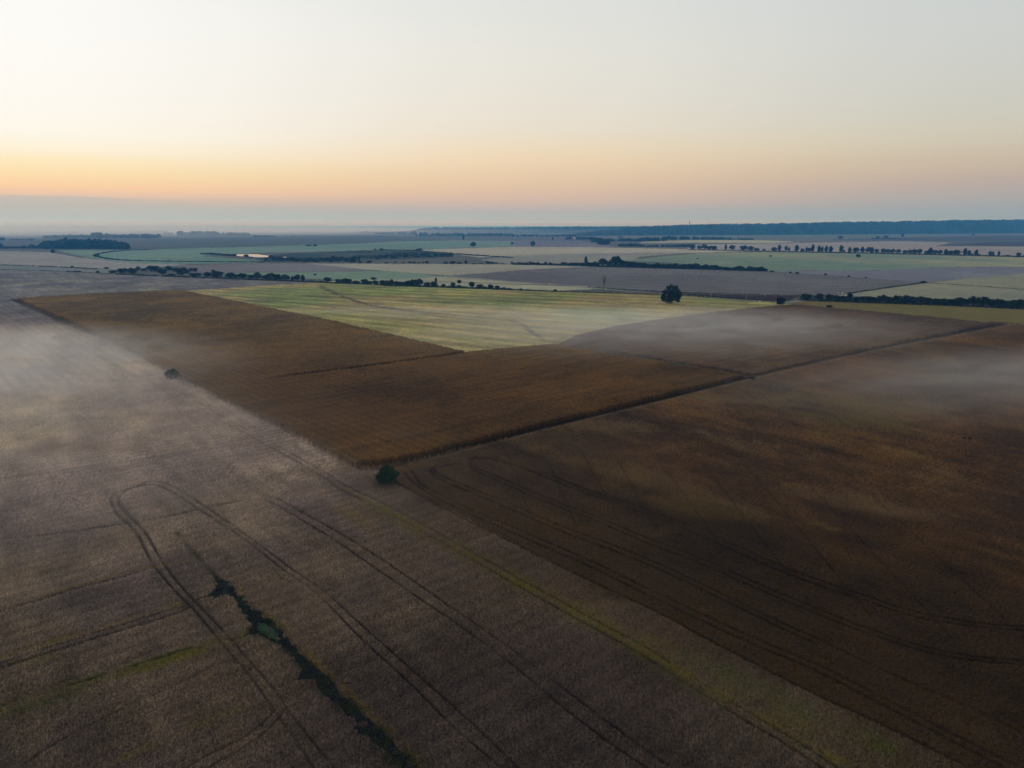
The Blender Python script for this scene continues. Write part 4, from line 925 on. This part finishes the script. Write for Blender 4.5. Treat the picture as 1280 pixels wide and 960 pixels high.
def pole(px, py, h, label):
    g = at(px, py); m = mpp(px, py)
    e = bpy.data.objects.new('utility_pole', None); C.objects.link(e); e.location = (g[0], g[1], 0)
    hm = h * m
    v, f = [], []
    tube(v, f, [(0, 0, -.3), (0, 0, hm * .5), (0, 0, hm)], [.19, .16, .12], 8); mesh_obj('shaft', v, f, POLE, e)
    v, f = [], []
    tube(v, f, [(-.9, .15, hm * .93), (.9, .15, hm * .93)], [.08, .08], 6); mesh_obj('crossarm', v, f, POLE, e)
    for x in (-.75, 0, .75):
        v, f = [], []
        tube(v, f, [(x, .15, hm * .94), (x, .15, hm * .94 + .22), (x, .15, hm * .94 + .3)], [.06, .08, .03], 6); mesh_obj('insulator', v, f, WHITE, e)
    tag(e, label, 'utility pole', 'utility poles along the farm road')
pole(810.5, 367.3, 6.2, 'pale utility pole on the farm road just left of the lone dark tree')
pole(888.7, 373, 6.4, 'pale utility pole on the brown headland nearer the lone dark tree')
pole(932.6, 376.2, 6.8, 'pale utility pole on the brown headland nearer the roadside bush')
pole(1135, 390, 0.01, '') if False else None
def post(px, py, h, w, label):
    g = at(px, py); m = mpp(px, py)
    v, f = [], []
    hm, r_ = h * m, w * m / 2
    tube(v, f, [(0, 0, 0), (0, 0, hm * .8), (0, 0, hm * .97), (0, 0, hm)], [r_, r_ * .95, r_ * .8, r_ * .3], 8)
    o = mesh_obj('marker_post', v, f, WHITE); o.location = (g[0], g[1], 0.1)
    tag(o, label, 'post')
post(949.5, 378, 2.2, 1.6, 'short fat white marker post at the meadow tip by the road')
post(686.6, 357.2, 3.2, 0.9, 'white post on the olive verge past the hedgerow end')
post(1047.5, 367.4, 2.6, 0.7, 'first white post behind the dark hedge')
post(1053, 367.8, 2.2, 0.9, 'second white post behind the dark hedge')
post(757.5, 362.5, 1.8, 1.0, 'pale stump post at the foot of the bare tree')

def mast():
    g = at(861.2, 293.6); d = g[:2] / np.linalg.norm(g[:2]); q = d * (np.linalg.norm(g[:2]) + 330)
    e = bpy.data.objects.new('lookout_tower', None); C.objects.link(e); e.location = (q[0], q[1], 80)
    for sx in (-3, 3):
        for sy in (-3, 3):
            v, f = [], []
            tube(v, f, [(sx, sy, -6), (sx * .45, sy * .45, 26)], [.9, .8], 5); mesh_obj('leg', v, f, STEEL, e)
    v, f = [], []
    for k in range(5):
        z = 1 + 5 * k; a = 3 - .055 * (z + 6) * 1.0
        for s in (-1, 1):
            tube(v, f, [(-a, s * a, z), (a * .9, s * a * .9, z + 4.5)], [.25, .25], 4); tube(v, f, [(s * a, -a, z), (s * a * .9, a * .9, z + 4.5)], [.25, .25], 4)
    mesh_obj('bracing', v, f, STEEL, e)
    v, f = [], []
    tube(v, f, [(0, 0, 25), (0, 0, 26), (0, 0, 34), (0, 0, 37)], [4.6, 5.4, 5.0, 0.5], 8); mesh_obj('cabin', v, f, STEEL, e)
    tag(e, 'small tower rising from the wooded ridge skyline', 'tower')
mast()

# ------------------------------------------------------------------ weeds in the ditch
def weeds():
    r = np.random.default_rng(8)
    k = md[(dist[md] < 260)]
    k = k[~inside(P0x[k], P0y[k], [(322, 779), (330, 778), (341, 786), (348, 793), (347, 799), (338, 799), (324, 790)])]
    n = 26000
    s = r.choice(k, n, p=(cell[k] ** 2) / (cell[k] ** 2).sum())
    x = GX[s] + r.normal(0, .34, n); y = GY[s] + r.normal(0, .34, n)
    dens = vnoise(x / 1.2, y / 1.2, 15)
    kp = dens > 0.22
    x, y = x[kp], y[kp]
    hgt = 0.12 + 0.85 * dens[kp] * r.uniform(0, 1, len(x))
    v, q = leaf_quads(np.stack([x, y, hgt], 1), 0.13, r)
    tag(link('weeds', np_mesh('weeds', v, q, WEED)), 'dark wet weeds filling the ditch through the pale crop', 'weeds', kind='stuff')
weeds()
def ditch_grass():
    r = np.random.default_rng(18)
    edge = np.array([at(*q)[:2] for q in DITCH + DITCH[:1]])
    k = np.nonzero((dist < 250) & (GX < 0) & (GX > -95) & (GY < 190))[0]
    d = polydist(GX[k], GY[k], edge)
    k = k[(d < 0.8) & (vnoise(GX[k] / 3.0, GY[k] / 3.0, 41) > 0.45)]
    s_ = r.choice(k, 9000)
    x = GX[s_] + r.normal(0, .25, 9000); y = GY[s_] + r.normal(0, .25, 9000)
    v, q = leaf_quads(np.stack([x, y, r.uniform(.25, .8, 9000)], 1), 0.11, r)
    tag(link('grass', np_mesh('grass', v, q, varied('ditch_grass', (0.024, 0.032, 0.010), (0.062, 0.064, 0.022), 0.8))), 'patchy green and straw grass along the ditch edges', 'grass', kind='stuff')
ditch_grass()
def tuft(px, py, w, h, label, seed):
    g = at(px, py); m = mpp(px, py); r = np.random.default_rng(seed)
    p = crown_points(160, r, lobes_for('bush', r), 0) * np.array([w * m, w * m, h * m])
    v, q = leaf_quads(p, .22, r)
    o = link('weed_tuft', np_mesh('weed_tuft', v, q, LEAF_OAK)); o.location = (g[0], g[1], 0.3)
    tag(o, label, 'weed tuft')
tuft(1205, 549.5, 4, 2.4, 'dark weed tuft in the brown field, first of a close pair', 1)
tuft(1212, 550, 4.5, 2.6, 'dark weed tuft in the brown field, second of a close pair', 2)

# ------------------------------------------------------------------ air: haze box and banks of ground mist
def volume_material(name, col, dens, aniso, noise=None):
    m = bpy.data.materials.new(name); m.use_nodes = True
    t = m.node_tree; t.nodes.clear()
    o = t.nodes.new('ShaderNodeOutputMaterial'); v = t.nodes.new('ShaderNodeVolumePrincipled')
    v.inputs['Color'].default_value = (*col, 1); v.inputs['Density'].default_value = dens; v.inputs['Anisotropy'].default_value = aniso
    t.links.new(v.outputs[0], o.inputs['Volume'])
    v.inputs['Absorption Color'].default_value = (1, 1, 1, 1)
    if noise:
        tcn = t.nodes.new('ShaderNodeTexCoord')
        ln = t.nodes.new('ShaderNodeVectorMath'); ln.operation = 'LENGTH'; t.links.new(tcn.outputs['Object'], ln.inputs[0])
        fall = t.nodes.new('ShaderNodeMapRange'); fall.interpolation_type = 'SMOOTHSTEP'
        fall.inputs[1].default_value = 1.0; fall.inputs[2].default_value = 0.0
        t.links.new(ln.outputs['Value'], fall.inputs[0])
        mp = t.nodes.new('ShaderNodeMapping'); mp.inputs['Scale'].default_value = noise['scale']
        t.links.new(tcn.outputs['Object'], mp.inputs[0])
        no = t.nodes.new('ShaderNodeTexNoise'); no.inputs['Scale'].default_value = 1.0; no.inputs['Detail'].default_value = 5; no.inputs['Roughness'].default_value = 0.58
        no.inputs['Distortion'].default_value = 0.9
        t.links.new(mp.outputs[0], no.inputs['Vector'])
        mr = t.nodes.new('ShaderNodeMapRange'); mr.inputs[1].default_value = noise.get('lo', .35); mr.inputs[2].default_value = noise.get('hi', .7)
        t.links.new(no.outputs[0], mr.inputs[0])
        a = t.nodes.new('ShaderNodeMath'); a.operation = 'MULTIPLY'; t.links.new(fall.outputs[0], a.inputs[0]); t.links.new(mr.outputs[0], a.inputs[1])
        b = t.nodes.new('ShaderNodeMath'); b.operation = 'MULTIPLY'; t.links.new(a.outputs[0], b.inputs[0]); b.inputs[1].default_value = dens
        t.links.new(b.outputs[0], v.inputs['Density'])
    return m
def box(name, lo, hi, mat):
    x0, y0, z0 = lo; x1, y1, z1 = hi
    v = [(x0, y0, z0), (x1, y0, z0), (x1, y1, z0), (x0, y1, z0), (x0, y0, z1), (x1, y0, z1), (x1, y1, z1), (x0, y1, z1)]
    return mesh_obj(name, v, [(3, 2, 1, 0), (4, 5, 6, 7), (0, 1, 5, 4), (1, 2, 6, 5), (2, 3, 7, 6), (3, 0, 4, 7)], mat)
HAZE = 1.0e-4
tag(box('haze', (-46000, -46000, -3.4), (46000, 46000, 150), volume_material('air_haze', (0.10, 0.44, 1.0), HAZE, 0.35)), 'thin morning haze over the whole plain', 'haze', kind='stuff')

def mist(px, py, rx, ry, rz, dens, label, scale, rot=0.0, lo=.35, hi=.7):
    g = at(px, py)
    me = bpy.data.meshes.new('mist')
    v, f = [], []
    nu, nv_ = 28, 10
    for j in range(1, nv_):
        th = math.pi * j / nv_
        for i in range(nu):
            a = 2 * math.pi * i / nu
            v.append((math.sin(th) * math.cos(a), math.sin(th) * math.sin(a), math.cos(th)))
    v += [(0, 0, 1), (0, 0, -1)]
    top, bot = len(v) - 2, len(v) - 1
    for j in range(nv_ - 2):
        for i in range(nu):
            f.append((j * nu + i, (j + 1) * nu + i, (j + 1) * nu + (i + 1) % nu, j * nu + (i + 1) % nu))
    for i in range(nu):
        f.append((top, i, (i + 1) % nu)); f.append((bot, (nv_ - 2) * nu + (i + 1) % nu, (nv_ - 2) * nu + i))
    me.from_pydata(v, [], f)
    me.materials.append(volume_material('ground_mist', (1.0, 0.955, 0.90), dens, 0.3, dict(scale=scale, lo=lo, hi=hi)))
    o = link('mist', me); o.location = (g[0], g[1], rz * 0.35); o.scale = (rx, ry, rz); o.rotation_euler = (0, 0, R(rot))
    tag(o, label, 'mist', kind='stuff')
mist(-20, 456, 235, 150, 9, 0.044, 'pale mist bank lying on the pale field by the crop corner', (6, 9, 1), -35, .2, .8)
mist(-40, 555, 230, 150, 7, 0.018, 'thin mist veil over the near pale field', (5, 7, 1), -25, .1, .9)
mist(835, 414, 250, 170, 8, 0.036, 'mist drifting over the meadow and crop wedge', (7, 9, 1), 12, .2, .8)
mist(1345, 478, 250, 100, 8, 0.026, 'mist bank lying on the brown field beyond the farm path', (5, 7, 1), 14, .1, .9)
mist(630, 394, 260, 90, 5, 0.034, 'wisp of mist across the middle of the meadow', (8, 12, 1), -6, .4, .72)
mist(20, 290.6, 7800, 5800, 64, 0.0015, 'white morning mist lying over the far plain', (5, 4, 1), 0, .1, .6)
